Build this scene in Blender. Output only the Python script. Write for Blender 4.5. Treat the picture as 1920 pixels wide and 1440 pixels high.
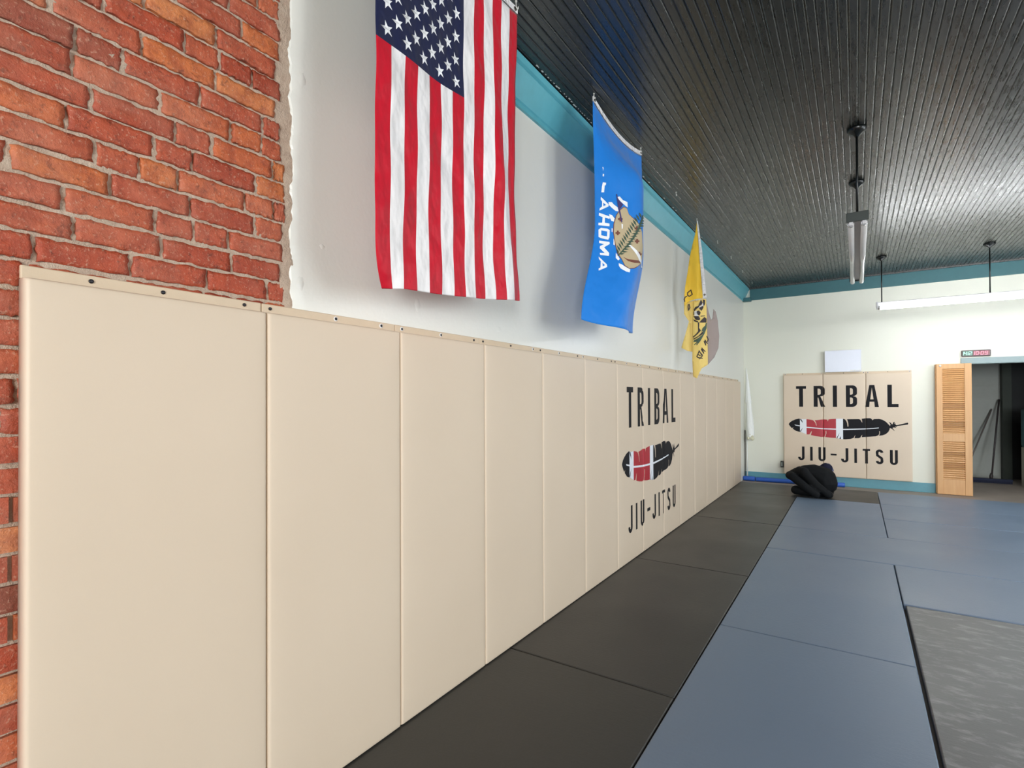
import bpy, bmesh, math, random
from math import sin, cos, pi, exp
from mathutils import Vector, Matrix
from mathutils.geometry import tessellate_polygon

for o in list(bpy.data.objects): bpy.data.objects.remove(o, do_unlink=True)
scene = bpy.context.scene
COL = scene.collection

# ------------------------------------------------------------------ camera
cam_data = bpy.data.cameras.new('camera')
cam = bpy.data.objects.new('camera', cam_data); COL.objects.link(cam)
R_ = Vector((0.83621991, 0.5483804, -0.00389987)); U_ = Vector((0.00764813, -0.00455123, 0.9999604)); F_ = Vector((-0.54834093, 0.83621661, 0.00799991))
m = Matrix((R_, U_, -F_)).transposed().to_4x4(); m.translation = (1.6286, -0.4012, 1.3934)
cam.matrix_world = m
cam_data.sensor_width = 36.0; cam_data.lens = 983.31 / 1920 * 36
cam_data.shift_y = (742.36 - 720) / 1920
cam_data.clip_start = 0.05; cam_data.clip_end = 100
scene.camera = cam

# ------------------------------------------------------------------ world, view, lights
w = bpy.data.worlds.new('daylight'); scene.world = w; w.use_nodes = True
bg = w.node_tree.nodes['Background']; bg.inputs[0].default_value = (0.75, 0.86, 1.0, 1); bg.inputs[1].default_value = 1.2
scene.view_settings.view_transform = 'Standard'; scene.view_settings.look = 'None'
scene.view_settings.exposure = 1.2; scene.view_settings.gamma = 1.0; scene.view_settings.use_curve_mapping = False
scene.cycles.max_bounces = 7; scene.cycles.diffuse_bounces = 5; scene.cycles.glossy_bounces = 3
scene.cycles.sample_clamp_indirect = 4.0; scene.cycles.use_denoising = True
scene.cycles.caustics_reflective = False; scene.cycles.caustics_refractive = False

def area(name, loc, target, sx, sy, power, col):
    d = bpy.data.lights.new(name, 'AREA'); d.shape = 'RECTANGLE'; d.size = sx; d.size_y = sy; d.energy = power; d.color = col
    o = bpy.data.objects.new(name, d); COL.objects.link(o); o.location = loc
    o.rotation_euler = (Vector(target) - Vector(loc)).to_track_quat('-Z', 'Z').to_euler()
    return o
# daylight entering by the shop-front windows behind the camera
for lx, p in ((1.4, 20), (3.65, 90), (5.9, 220)):
    area('window_daylight', (lx, -7.12, 1.75), (lx - 1.2, 5, 1.6), 1.7, 2.4, p, (0.92, 0.96, 1.0))
for ly, p in ((2.6, 36), (5.6, 36)):  # added fill from the right, brightens the left wall and pads
    area('side_fill', (7.52, ly, 1.85), (0, ly, 1.6), 2.4, 1.9, p, (0.93, 0.97, 1.0))
# ------------------------------------------------------------------ helpers
def lin(c):
    c /= 255.0
    return c / 12.92 if c <= 0.04045 else ((c + 0.055) / 1.055) ** 2.4
def rgb(r, g, b): return (lin(r), lin(g), lin(b), 1.0)

class NT:
    def __init__(s, name):
        s.m = bpy.data.materials.new(name); s.m.use_nodes = True
        s.t = s.m.node_tree; s.b = s.t.nodes['Principled BSDF']
    def n(s, typ, **kw):
        x = s.t.nodes.new(typ)
        for k, v in kw.items(): setattr(x, k, v)
        return x
    def l(s, a, b): s.t.links.new(a, b)
    def co(s, scale=(1, 1, 1)):
        c = s.n('ShaderNodeTexCoord'); mp = s.n('ShaderNodeMapping'); mp.inputs['Scale'].default_value = scale
        s.l(c.outputs['Object'], mp.inputs[0]); return mp.outputs[0]
    def noise(s, vec, scale, detail=4, rough=0.5):
        x = s.n('ShaderNodeTexNoise'); x.inputs['Scale'].default_value = scale; x.inputs['Detail'].default_value = detail
        x.inputs['Roughness'].default_value = rough; s.l(vec, x.inputs['Vector']); return x.outputs['Fac']
    def ramp(s, fac, stops):
        x = s.n('ShaderNodeValToRGB'); e = x.color_ramp.elements
        e[0].position, e[0].color = stops[0]; e[1].position, e[1].color = stops[-1]
        for p, c in stops[1:-1]:
            q = e.new(p); q.color = c
        s.l(fac, x.inputs[0]); return x.outputs[0]
    def mix(s, fac, a, b, blend='MIX'):
        x = s.n('ShaderNodeMix', data_type='RGBA', blend_type=blend)
        if isinstance(fac, (int, float)): x.inputs[0].default_value = fac
        else: s.l(fac, x.inputs[0])
        for i, v in ((6, a), (7, b)):
            if isinstance(v, tuple): x.inputs[i].default_value = v
            else: s.l(v, x.inputs[i])
        return x.outputs[2]
    def bump(s, h, strength=0.3, dist=0.01, prev=None):
        x = s.n('ShaderNodeBump'); x.inputs['Strength'].default_value = strength; x.inputs['Distance'].default_value = dist
        s.l(h, x.inputs['Height'])
        if prev: s.l(prev, x.inputs['Normal'])
        s.l(x.outputs[0], s.b.inputs['Normal']); return x.outputs[0]
    def color(s, v):
        if isinstance(v, tuple): s.b.inputs['Base Color'].default_value = v
        else: s.l(v, s.b.inputs['Base Color'])
    def rough(s, v):
        if isinstance(v, (int, float)): s.b.inputs['Roughness'].default_value = v
        else: s.l(v, s.b.inputs['Roughness'])

def simple(name, col, rough=0.6, metal=0.0, bump=None, vary=0.06, spec=0.5):
    t = NT(name)
    v = t.co(); nz = t.noise(v, 18.0, 3)
    dark = tuple(x * (1 - vary * 2) for x in col[:3]) + (1,)
    t.color(t.mix(nz, dark, col)); t.rough(rough); t.b.inputs['Metallic'].default_value = metal
    t.b.inputs['Specular IOR Level'].default_value = spec
    if bump: t.bump(t.noise(v, bump[0], 4), bump[1], 0.003)
    return t.m

def emis(name, col, s):
    t = NT(name); t.color((0, 0, 0, 1)); t.b.inputs['Emission Color'].default_value = col; t.b.inputs['Emission Strength'].default_value = s
    t.rough(0.4); return t.m

M = {}
# --- tan vinyl of the wall pads
t = NT('tan_vinyl'); v = t.co()
big = t.noise(v, 1.3, 3); fine = t.noise(v, 260, 2); cr = t.noise(t.co((3, 3, 1.6)), 1.6, 3, 0.5)
t.color(t.mix(big, rgb(214, 196, 173), rgb(223, 206, 184))); t.rough(0.48); t.b.inputs['Specular IOR Level'].default_value = 0.35
b1 = t.bump(fine, 0.10, 0.001); t.bump(cr, 0.07, 0.012, b1); M['pad'] = t.m
M['pad_edge'] = simple('tan_vinyl_strip', rgb(216, 196, 168), 0.5, bump=(150, 0.1))
M['print_black'] = simple('black_print', rgb(26, 26, 30), 0.65, vary=0.04, spec=0.2)
M['print_red'] = simple('red_print', rgb(176, 30, 48), 0.45, vary=0.04)
M['print_white'] = simple('white_print', rgb(236, 240, 246), 0.45, vary=0.02)
# --- brick
t = NT('old_red_brick'); v = t.co()
g = t.n('ShaderNodeNewGeometry')
base = t.ramp(g.outputs['Random Per Island'], [(0.0, rgb(104, 62, 48)), (0.03, rgb(140, 64, 46)), (0.07, rgb(168, 72, 46)), (0.35, rgb(180, 80, 52)), (0.6, rgb(184, 92, 64)), (0.78, rgb(196, 102, 62)), (0.92, rgb(204, 116, 66)), (1.0, rgb(214, 136, 82))])
n1 = t.noise(v, 22, 6, 0.65); n2 = t.noise(v, 120, 4, 0.7)
c1 = t.mix(t.ramp(n1, [(0.38, (0, 0, 0, 1)), (0.60, (1, 1, 1, 1))]), t.mix(0.55, base, rgb(140, 60, 42)), base)
sp = t.ramp(n2, [(0.57, (0, 0, 0, 1)), (0.66, (1, 1, 1, 1))])
c2 = t.mix(sp, c1, t.mix(0.45, c1, rgb(214, 176, 150)))
dk = t.ramp(t.noise(v, 42, 6, 0.75), [(0.34, (1, 1, 1, 1)), (0.44, (0, 0, 0, 1))])
st = t.ramp(t.noise(v, 3.5, 5, 0.6), [(0.45, (0, 0, 0, 1)), (0.7, (1, 1, 1, 1))])
c3 = t.mix(dk, c2, t.mix(0.6, c2, rgb(80, 36, 28)))
t.color(t.mix(st, c3, t.mix(0.35, c3, rgb(206, 150, 124)))); t.rough(0.5); t.b.inputs['Specular IOR Level'].default_value = 0.4
b1 = t.bump(n1, 0.7, 0.010); t.bump(n2, 0.6, 0.004, b1); M['brick'] = t.m
t = NT('lime_mortar'); v = t.co(); n1 = t.noise(v, 30, 5, 0.7); n2 = t.noise(v, 150, 3, 0.8)
t.color(t.mix(n1, rgb(158, 132, 112), rgb(214, 196, 176))); t.rough(0.9); b1 = t.bump(n1, 0.8, 0.012); t.bump(n2, 0.8, 0.004, b1); M['mortar'] = t.m
# --- plaster walls
def plaster(name, c0, c1, rough, bs):
    t = NT(name); v = t.co(); n0 = t.noise(v, 0.7, 3); n1 = t.noise(v, 5, 5, 0.6); n2 = t.noise(v, 60, 3)
    vo = t.n('ShaderNodeTexVoronoi'); vo.inputs['Scale'].default_value = 2.1; t.l(v, vo.inputs['Vector'])
    dents = t.ramp(vo.outputs['Distance'], [(0.0, (1, 1, 1, 1)), (0.07, (0, 0, 0, 1))])
    t.color(t.mix(n0, c0, c1)); t.rough(rough); t.b.inputs['Specular IOR Level'].default_value = 0.5
    b = t.bump(n1, bs, 0.02); b = t.bump(n2, 0.10, 0.003, b); t.bump(dents, bs * 0.8, 0.012, b)
    return t.m
M['plaster'] = plaster('cream_plaster_left', rgb(224, 224, 215), rgb(233, 233, 226), 0.33, 0.14)
M['plaster_back'] = plaster('cream_plaster_back', rgb(222, 223, 208), rgb(230, 230, 217), 0.55, 0.10)
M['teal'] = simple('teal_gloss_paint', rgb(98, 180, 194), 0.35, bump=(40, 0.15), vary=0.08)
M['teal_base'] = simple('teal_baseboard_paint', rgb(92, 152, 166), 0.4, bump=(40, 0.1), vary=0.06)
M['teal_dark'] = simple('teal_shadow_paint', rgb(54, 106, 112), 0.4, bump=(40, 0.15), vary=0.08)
# --- ceiling boards, glossy near-black green paint
t = NT('black_beadboard_paint'); v = t.co(); n0 = t.noise(t.co((1, 0.35, 1)), 1.2, 4); n1 = t.noise(t.co((1, 0.12, 1)), 60, 4, 0.7)
g = t.n('ShaderNodeNewGeometry')
t.color(t.mix(n0, rgb(18, 21, 18), rgb(38, 41, 36)))
t.rough(t.ramp(n1, [(0.3, (0.22, 0.22, 0.22, 1)), (0.7, (0.38, 0.38, 0.38, 1))])); t.b.inputs['Specular IOR Level'].default_value = 1.0
b = t.bump(n1, 0.07, 0.004); t.bump(t.noise(t.co((1, 0.25, 1)), 9, 3), 0.08, 0.01, b); M['ceil'] = t.m
# --- concrete
t = NT('concrete_floor'); v = t.co(); n = t.noise(v, 3, 6, 0.65)
t.color(t.mix(n, rgb(132, 122, 112), rgb(166, 154, 142))); t.rough(0.6); t.bump(t.noise(v, 60, 4), 0.2, 0.003); M['concrete'] = t.m
# --- floor mats
def matmat(name, c0, c1, rough, scuff):
    t = NT(name); v = t.co(); n0 = t.noise(v, 1.5, 4)
    tex = t.n('ShaderNodeTexVoronoi'); tex.inputs['Scale'].default_value = 90; t.l(v, tex.inputs['Vector'])
    wr = t.noise(t.co((2.0, 5, 1)), 3.5, 6, 0.72)
    sc = t.ramp(wr, [(0.50, (0, 0, 0, 1)), (0.80, (1, 1, 1, 1))])
    base = t.mix(n0, c0, c1)
    t.color(t.mix(sc, base, t.mix(scuff, base, (0.62, 0.62, 0.62, 1))) if scuff > .1 else base)
    t.rough(t.ramp(n0, [(0.3, (rough - 0.05,) * 3 + (1,)), (0.7, (rough + 0.06,) * 3 + (1,))]))
    t.b.inputs['Specular IOR Level'].default_value = 0.5
    b = t.bump(tex.outputs['Distance'], 0.12, 0.002); t.bump(t.noise(t.co((4, 14, 1)), 5, 4, 0.6), 0.12, 0.006, b)
    return t.m
M['mat_gray'] = matmat('blue_gray_mat_vinyl', rgb(110, 128, 150), rgb(118, 136, 157), 0.40, 0.05)
M['mat_black'] = matmat('black_mat_vinyl', rgb(50, 50, 49), rgb(60, 60, 57), 0.42, 0.06)
M['mat_scuffed'] = matmat('scuffed_charcoal_mat_vinyl', rgb(98, 99, 100), rgb(112, 112, 113), 0.42, 0.45)
# --- cloth
def cloth(name, col, sheen=0.25, bscale=(11, 11, 7), rough=0.5, trans=0.0):
    t = NT(name); v = t.co(bscale)
    n1 = t.noise(v, 1.0, 2.5, 0.45); n2 = t.noise(t.co((700, 700, 700)), 1, 1)
    t.color(col); t.rough(rough); t.b.inputs['Sheen Weight'].default_value = 0.1; t.b.inputs['Specular IOR Level'].default_value = sheen
    b = t.bump(n1, 0.85, 0.035); t.bump(n2, 0.05, 0.001, b)
    return t.m
M['fl_red'] = cloth('red_nylon', rgb(196, 14, 40)); M['fl_white'] = cloth('white_nylon', rgb(238, 236, 236))
M['fl_navy'] = cloth('navy_nylon', rgb(26, 32, 66)); M['fl_star'] = cloth('white_star_embroidery', rgb(244, 246, 248))
M['fl_blue'] = cloth('sky_blue_nylon', rgb(32, 126, 216), bscale=(6, 6, 5)); M['fl_band'] = cloth('white_canvas_band', rgb(232, 230, 230), bscale=(40, 40, 40))
M['fl_yellow'] = cloth('yellow_nylon', rgb(236, 206, 118), bscale=(9, 9, 5)); M['fl_yellow_deep'] = cloth('golden_nylon', rgb(238, 194, 60), bscale=(9, 9, 4))
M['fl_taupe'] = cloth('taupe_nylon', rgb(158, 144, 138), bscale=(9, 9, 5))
M['tan_print'] = simple('tan_shield_print', rgb(196, 178, 142), 0.6); M['brown_print'] = simple('brown_print', rgb(120, 68, 52), 0.6)
M['green_print'] = simple('olive_green_print', rgb(62, 86, 70), 0.6); M['purple_print'] = simple('dark_violet_print', rgb(62, 52, 110), 0.6)
M['ink'] = simple('black_ink', rgb(48, 38, 36), 0.6)
M['brass'] = simple('dark_grommet', rgb(90, 84, 74), 0.35, 0.9)
M['metal_black'] = simple('black_painted_metal', rgb(22, 26, 26), 0.25, 0.3)
M['bracket'] = simple('dark_green_bracket_metal', rgb(52, 60, 56), 0.4, 0.2)
M['white_metal'] = simple('white_enamel', rgb(222, 222, 222), 0.35)
M['gray_metal'] = simple('gray_reflector', rgb(150, 148, 150), 0.35, 0.2)
M['tube_off'] = simple('unlit_frosted_tube', rgb(214, 212, 208), 0.15)
M['tube_cap'] = simple('silver_tube_cap', rgb(200, 200, 200), 0.25, 0.9)
M['tube_on'] = emis('lit_tube', (0.95, 0.98, 1.0, 1), 17.5)
M['tube_warm'] = emis('warm_fill_tube', (1.0, 0.70, 0.42, 1), 17.5 * 1.0)  # emission for the added warm fixture only
M['hook'] = simple('white_hook', rgb(230, 228, 220), 0.4)
M['screw'] = simple('dark_screw', rgb(40, 40, 44), 0.4, 0.6); M['washer'] = simple('white_washer', rgb(240, 238, 236), 0.4)
M['wb'] = simple('whiteboard_enamel', rgb(226, 230, 240), 0.25, vary=0.01); M['wb_frame'] = simple('whiteboard_frame', rgb(236, 236, 238), 0.4)
M['dummy'] = simple('black_stuffed_cloth', rgb(10, 13, 16), 0.8, bump=(70, 0.3), vary=0.1, spec=0.25); M['dummy_head'] = simple('navy_hood_cloth', rgb(24, 26, 50), 0.8, bump=(70, 0.3), spec=0.25)
M['dummy_band'] = simple('gray_violet_cloth', rgb(96, 98, 128), 0.8)
M['foam'] = simple('blue_foam', rgb(46, 96, 190), 0.55, bump=(120, 0.15)); M['foam_dark'] = simple('dark_blue_band', rgb(16, 40, 112), 0.5)
M['white_plastic'] = simple('white_plastic', rgb(236, 238, 234), 0.35)
M['pole_dark'] = simple('dark_pole', rgb(52, 44, 44), 0.5); M['pole_gray'] = simple('gray_pole', rgb(120, 112, 106), 0.5)
t = NT('white_bag_film'); v = t.co((3, 3, 1)); t.color(rgb(238, 240, 236)); t.rough(0.35); t.b.inputs['Transmission Weight'].default_value = 0.0
t.bump(t.noise(v, 24, 5, 0.6), 0.7, 0.01); M['bag'] = t.m
M['bag_fill'] = simple('cream_tissue', rgb(214, 212, 186), 0.8)
t = NT('honey_pine'); v = t.co((40, 40, 2.2)); n = t.noise(v, 1.0, 5, 0.6)
t.color(t.mix(n, rgb(194, 142, 88), rgb(220, 174, 120))); t.rough(0.42); t.bump(n, 0.08, 0.002); M['pine'] = t.m
M['outlet_black'] = simple('black_box', rgb(28, 34, 32), 0.5); M['outlet_face'] = simple('gray_receptacle', rgb(150, 158, 150), 0.5)
M['clock_body'] = simple('clock_body', rgb(56, 26, 34), 0.3)
M['clock_green_glass'] = simple('green_glass', rgb(20, 70, 48), 0.3); M['clock_red_glass'] = simple('red_glass', rgb(110, 10, 34), 0.3)
M['led_red'] = emis('red_digits', (1.0, 0.30, 0.40, 1), 0.7); M['led_green'] = emis('green_digits', (0.40, 1.0, 0.70, 1), 0.7)
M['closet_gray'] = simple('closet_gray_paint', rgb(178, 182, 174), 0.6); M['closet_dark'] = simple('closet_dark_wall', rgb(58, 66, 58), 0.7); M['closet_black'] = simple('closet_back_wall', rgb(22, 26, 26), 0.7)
M['casing'] = simple('gray_green_casing', rgb(142, 160, 160), 0.45)
M['mop_blue'] = simple('navy_broom_fibre', rgb(28, 36, 62), 0.8); M['jacket_teal'] = simple('teal_box', rgb(40, 104, 112), 0.6); M['cream_board'] = simple('cream_panel', rgb(200, 194, 178), 0.5)
M['chip'] = simple('bare_plaster_chip', rgb(222, 222, 216), 0.8); M['wood_dark'] = simple('window_frame_wood', rgb(70, 74, 66), 0.5)

def mats_of(*ks): return [M[k] for k in ks]
def obj(name, bm, mats, parent=None, smooth=False):
    me = bpy.data.meshes.new(name); bm.normal_update(); bm.to_mesh(me); bm.free()
    if isinstance(mats, str): mats = [mats]
    for k in mats: me.materials.append(M[k])
    if smooth:
        for p in me.polygons: p.use_smooth = True
    o = bpy.data.objects.new(name, me); COL.objects.link(o)
    if parent: o.parent = parent
    return o
def smooth_angle(o, ang=0.6):
    me = o.data
    for p in me.polygons: p.use_smooth = True
    bm = bmesh.new(); bm.from_mesh(me)
    for e in bm.edges:
        if len(e.link_faces) == 2 and e.calc_face_angle(0) > ang: e.smooth = False
    bm.to_mesh(me); bm.free()
def empty(name, loc): 
    o = bpy.data.objects.new(name, None); COL.objects.link(o); o.location = loc; o.empty_display_size = 0.05; return o
def tag(o, label, cat, group=None):
    o['label'] = label; o['category'] = cat
    if group: o['group'] = group
    return o
def struct(o, label=None):
    o['kind'] = 'structure'
    if label: o['label'] = label
    return o
def box(bm, lo, hi, mi=0, bev=0.0):
    lo = Vector(lo); hi = Vector(hi)
    r = bmesh.ops.create_cube(bm, size=1.0)
    vs = r['verts']
    for v in vs: v.co = Vector(((lo[i] + hi[i]) / 2 + v.co[i] * (hi[i] - lo[i]) for i in range(3)))
    fs = set(f for v in vs for f in v.link_faces)
    if bev:
        es = list(set(e for v in vs for e in v.link_edges))
        rr = bmesh.ops.bevel(bm, geom=es, offset=bev, segments=2, affect='EDGES', profile=0.5)
        fs = set(rr['faces']) | set(f for f in fs if f.is_valid)
    for f in fs:
        if f.is_valid: f.material_index = mi
def tube(bm, pts, r, seg=12, mi=0, cap=True):
    pts = [Vector(p) for p in pts]; rs = r if isinstance(r, (list, tuple)) else [r] * len(pts)
    rings = []; up = None
    for i, p in enumerate(pts):
        d = (pts[min(i + 1, len(pts) - 1)] - pts[max(i - 1, 0)]).normalized()
        if up is None or abs(up.dot(d)) > 0.98: up = Vector((0, 0, 1)) if abs(d.z) < 0.9 else Vector((1, 0, 0))
        a = d.cross(up).normalized(); b = d.cross(a).normalized(); up = -b if False else up
        rings.append([bm.verts.new(p + (a * cos(2 * pi * k / seg) + b * sin(2 * pi * k / seg)) * rs[i]) for k in range(seg)])
    for i in range(len(rings) - 1):
        for k in range(seg):
            f = bm.faces.new((rings[i][k], rings[i][(k + 1) % seg], rings[i + 1][(k + 1) % seg], rings[i + 1][k])); f.material_index = mi; f.smooth = True
    if cap:
        f = bm.faces.new(rings[0][::-1]); f.material_index = mi
        f = bm.faces.new(rings[-1]); f.material_index = mi
def lathe(bm, prof, axis_o, axis_d, seg=20, mi=0):
    ax = Vector(axis_d).normalized(); a = ax.orthogonal().normalized(); b = ax.cross(a); o = Vector(axis_o)
    rings = [[bm.verts.new(o + ax * h + (a * cos(2 * pi * k / seg) + b * sin(2 * pi * k / seg)) * max(r, 1e-4)) for k in range(seg)] for r, h in prof]
    for i in range(len(rings) - 1):
        for k in range(seg):
            f = bm.faces.new((rings[i][k], rings[i][(k + 1) % seg], rings[i + 1][(k + 1) % seg], rings[i + 1][k])); f.material_index = mi; f.smooth = True
    bm.faces.new(rings[0][::-1]).material_index = mi; bm.faces.new(rings[-1]).material_index = mi
def grid(bm, fn, nu, nv, mi=0):
    """fn(u,v)->co on [0,1]^2"""
    V = [[bm.verts.new(fn(i / nu, j / nv)) for j in range(nv + 1)] for i in range(nu + 1)]
    for i in range(nu):
        for j in range(nv):
            f = bm.faces.new((V[i][j], V[i + 1][j], V[i + 1][j + 1], V[i][j + 1])); f.smooth = True
            f.material_index = mi(( i + .5) / nu, (j + .5) / nv) if callable(mi) else mi
    return V
def polys2d(bm, polys, mi=0):
    """polys: list of [outer, hole, ...] rings of (u,v) -> flat faces at z=0"""
    for rings in polys:
        rr = [[Vector((p[0], p[1], 0)) for p in ring] for ring in rings]
        flat = [p for ring in rr for p in ring]
        vs = [bm.verts.new(p) for p in flat]
        for tri in tessellate_polygon(rr):
            try:
                f = bm.faces.new([vs[i] for i in tri]); f.material_index = mi
                if f.calc_area() < 1e-12: bm.faces.remove(f)
            except ValueError: pass
def slice_grid(bm, us, vs):
    for ax, vals in ((0, us), (1, vs)):
        for x in vals:
            co = [0, 0, 0]; co[ax] = x; no = [0, 0, 0]; no[ax] = 1
            bmesh.ops.bisect_plane(bm, geom=bm.verts[:] + bm.edges[:] + bm.faces[:], plane_co=co, plane_no=no)
def frange(a, b, s):
    r = []; x = a
    while x < b: r.append(x); x += s
    return r
def mapped(bm, fn):
    for v in bm.verts: v.co = Vector(fn(v.co.x, v.co.y))
def stroke(pts, w):
    """polyline -> list of quad rings"""
    out = []
    for (x0, y0), (x1, y1) in zip(pts[:-1], pts[1:]):
        L = math.hypot(x1 - x0, y1 - y0) or 1e-6; nx, ny = -(y1 - y0) / L * w / 2, (x1 - x0) / L * w / 2
        ex, ey = (x1 - x0) / L * w * 0.4, (y1 - y0) / L * w * 0.4
        out.append([[(x0 - ex + nx, y0 - ey + ny), (x1 + ex + nx, y1 + ey + ny), (x1 + ex - nx, y1 + ey - ny), (x0 - ex - nx, y0 - ey - ny)]])
    return out

FEATHER = [(0.08, 0.852), (0.1, 0.884), (0.136, 0.911), (0.181, 0.934), (0.232, 0.949), (0.266, 0.943), (0.296, 0.939), (0.345, 0.941), (0.394, 0.935), (0.438, 0.927), (0.453, 0.916), (0.477, 0.881), (0.489, 0.833), (0.495, 0.834), (0.493, 0.859), (0.485, 0.892), (0.465, 0.924), (0.511, 0.929), (0.559, 0.938), (0.597, 0.941), (0.649, 0.939), (0.654, 0.906), (0.666, 0.942), (0.701, 0.948), (0.772, 0.955), (0.818, 0.956), (0.869, 0.957), (0.897, 0.946), (0.915, 0.917), (0.926, 0.879), (0.93, 0.83), (0.942, 0.831), (0.941, 0.879), (0.935, 0.917), (0.924, 0.949), (0.997, 0.952), (1.087, 0.955), (1.105, 0.944), (1.125, 0.902), (1.13, 0.902), (1.127, 0.931), (1.122, 0.961), (1.185, 0.97), (1.238, 0.971), (1.255, 0.958), (1.264, 0.94), (1.286, 0.958), (1.351, 0.962), (1.394, 0.95), (1.437, 0.921), (1.471, 0.88), (1.492, 0.852), (1.498, 0.876), (1.475, 0.922), (1.501, 0.902), (1.52, 0.876), (1.537, 0.916), (1.552, 0.921), (1.541, 0.882), (1.555, 0.903), (1.564, 0.872), (1.576, 0.868), (1.648, 0.889), (1.714, 0.911), (1.722, 0.893), (1.714, 0.88), (1.647, 0.866), (1.578, 0.854), (1.582, 0.845), (1.551, 0.843), (1.576, 0.825), (1.538, 0.831), (1.521, 0.824), (1.542, 0.793), (1.548, 0.773), (1.521, 0.803), (1.489, 0.823), (1.485, 0.797), (1.47, 0.76), (1.435, 0.722), (1.392, 0.702), (1.349, 0.696), (1.362, 0.736), (1.361, 0.767), (1.352, 0.767), (1.353, 0.73), (1.341, 0.703), (1.306, 0.684), (1.24, 0.676), (1.121, 0.664), (1.122, 0.68), (1.13, 0.702), (1.114, 0.685), (1.103, 0.658), (1.08, 0.646), (1.022, 0.643), (1.029, 0.671), (1.038, 0.696), (1.023, 0.676), (1.013, 0.649), (0.972, 0.631), (0.903, 0.621), (0.867, 0.622), (0.834, 0.626), (0.774, 0.638), (0.699, 0.64), (0.616, 0.649), (0.626, 0.679), (0.635, 0.713), (0.633, 0.751), (0.624, 0.751), (0.623, 0.701), (0.607, 0.65), (0.557, 0.649), (0.485, 0.658), (0.41, 0.675), (0.415, 0.695), (0.426, 0.745), (0.412, 0.728), (0.39, 0.685), (0.353, 0.684), (0.324, 0.697), (0.265, 0.721), (0.235, 0.726), (0.19, 0.738), (0.14, 0.774), (0.15, 0.801), (0.129, 0.783), (0.105, 0.81), (0.085, 0.841)]
RIB = [(0.166, 0.846), (0.251, 0.832), (0.347, 0.812), (0.596, 0.794), (0.868, 0.791), (0.905, 0.792), (1.175, 0.805), (1.346, 0.825), (1.346, 0.813), (1.175, 0.793), (0.905, 0.774), (0.868, 0.774), (0.596, 0.777), (0.347, 0.795), (0.25, 0.818), (0.181, 0.832)]
SLITS = [[(0.251, 0.946), (0.269, 0.94), (0.288, 0.905), (0.288, 0.871), (0.276, 0.899), (0.256, 0.927)], [(0.25, 0.737), (0.295, 0.798), (0.259, 0.72)], [(0.775, 0.635), (0.819, 0.729), (0.802, 0.674), (0.787, 0.632)], [(0.816, 0.628), (0.835, 0.67), (0.838, 0.625)]]
BANDS = [0.25, 0.347, 0.771, 0.868]
LUMPS = [(0.859, 1.975, 0.016, 0.012, 0.006), (1.374, 1.832, 0.02, 0.035, 0.006), (0.773, 2.564, 0.02, 0.03, 0.006), (0.766, 1.822, 0.02, 0.03, 0.007), (2.57, 2.592, 0.03, 0.03, 0.004), (2.598, 1.805, 0.05, 0.03, 0.003), (2.954, 1.81, 0.02, 0.03, 0.004), (3.194, 1.856, 0.035, 0.055, 0.004), (3.45, 1.889, 0.045, 0.05, 0.004), (3.567, 1.866, 0.03, 0.05, 0.004), (3.782, 1.886, 0.03, 0.06, 0.004), (2.028, 1.791, 0.03, 0.02, 0.003), (4.069, 1.903, 0.05, 0.04, 0.003)]
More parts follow.
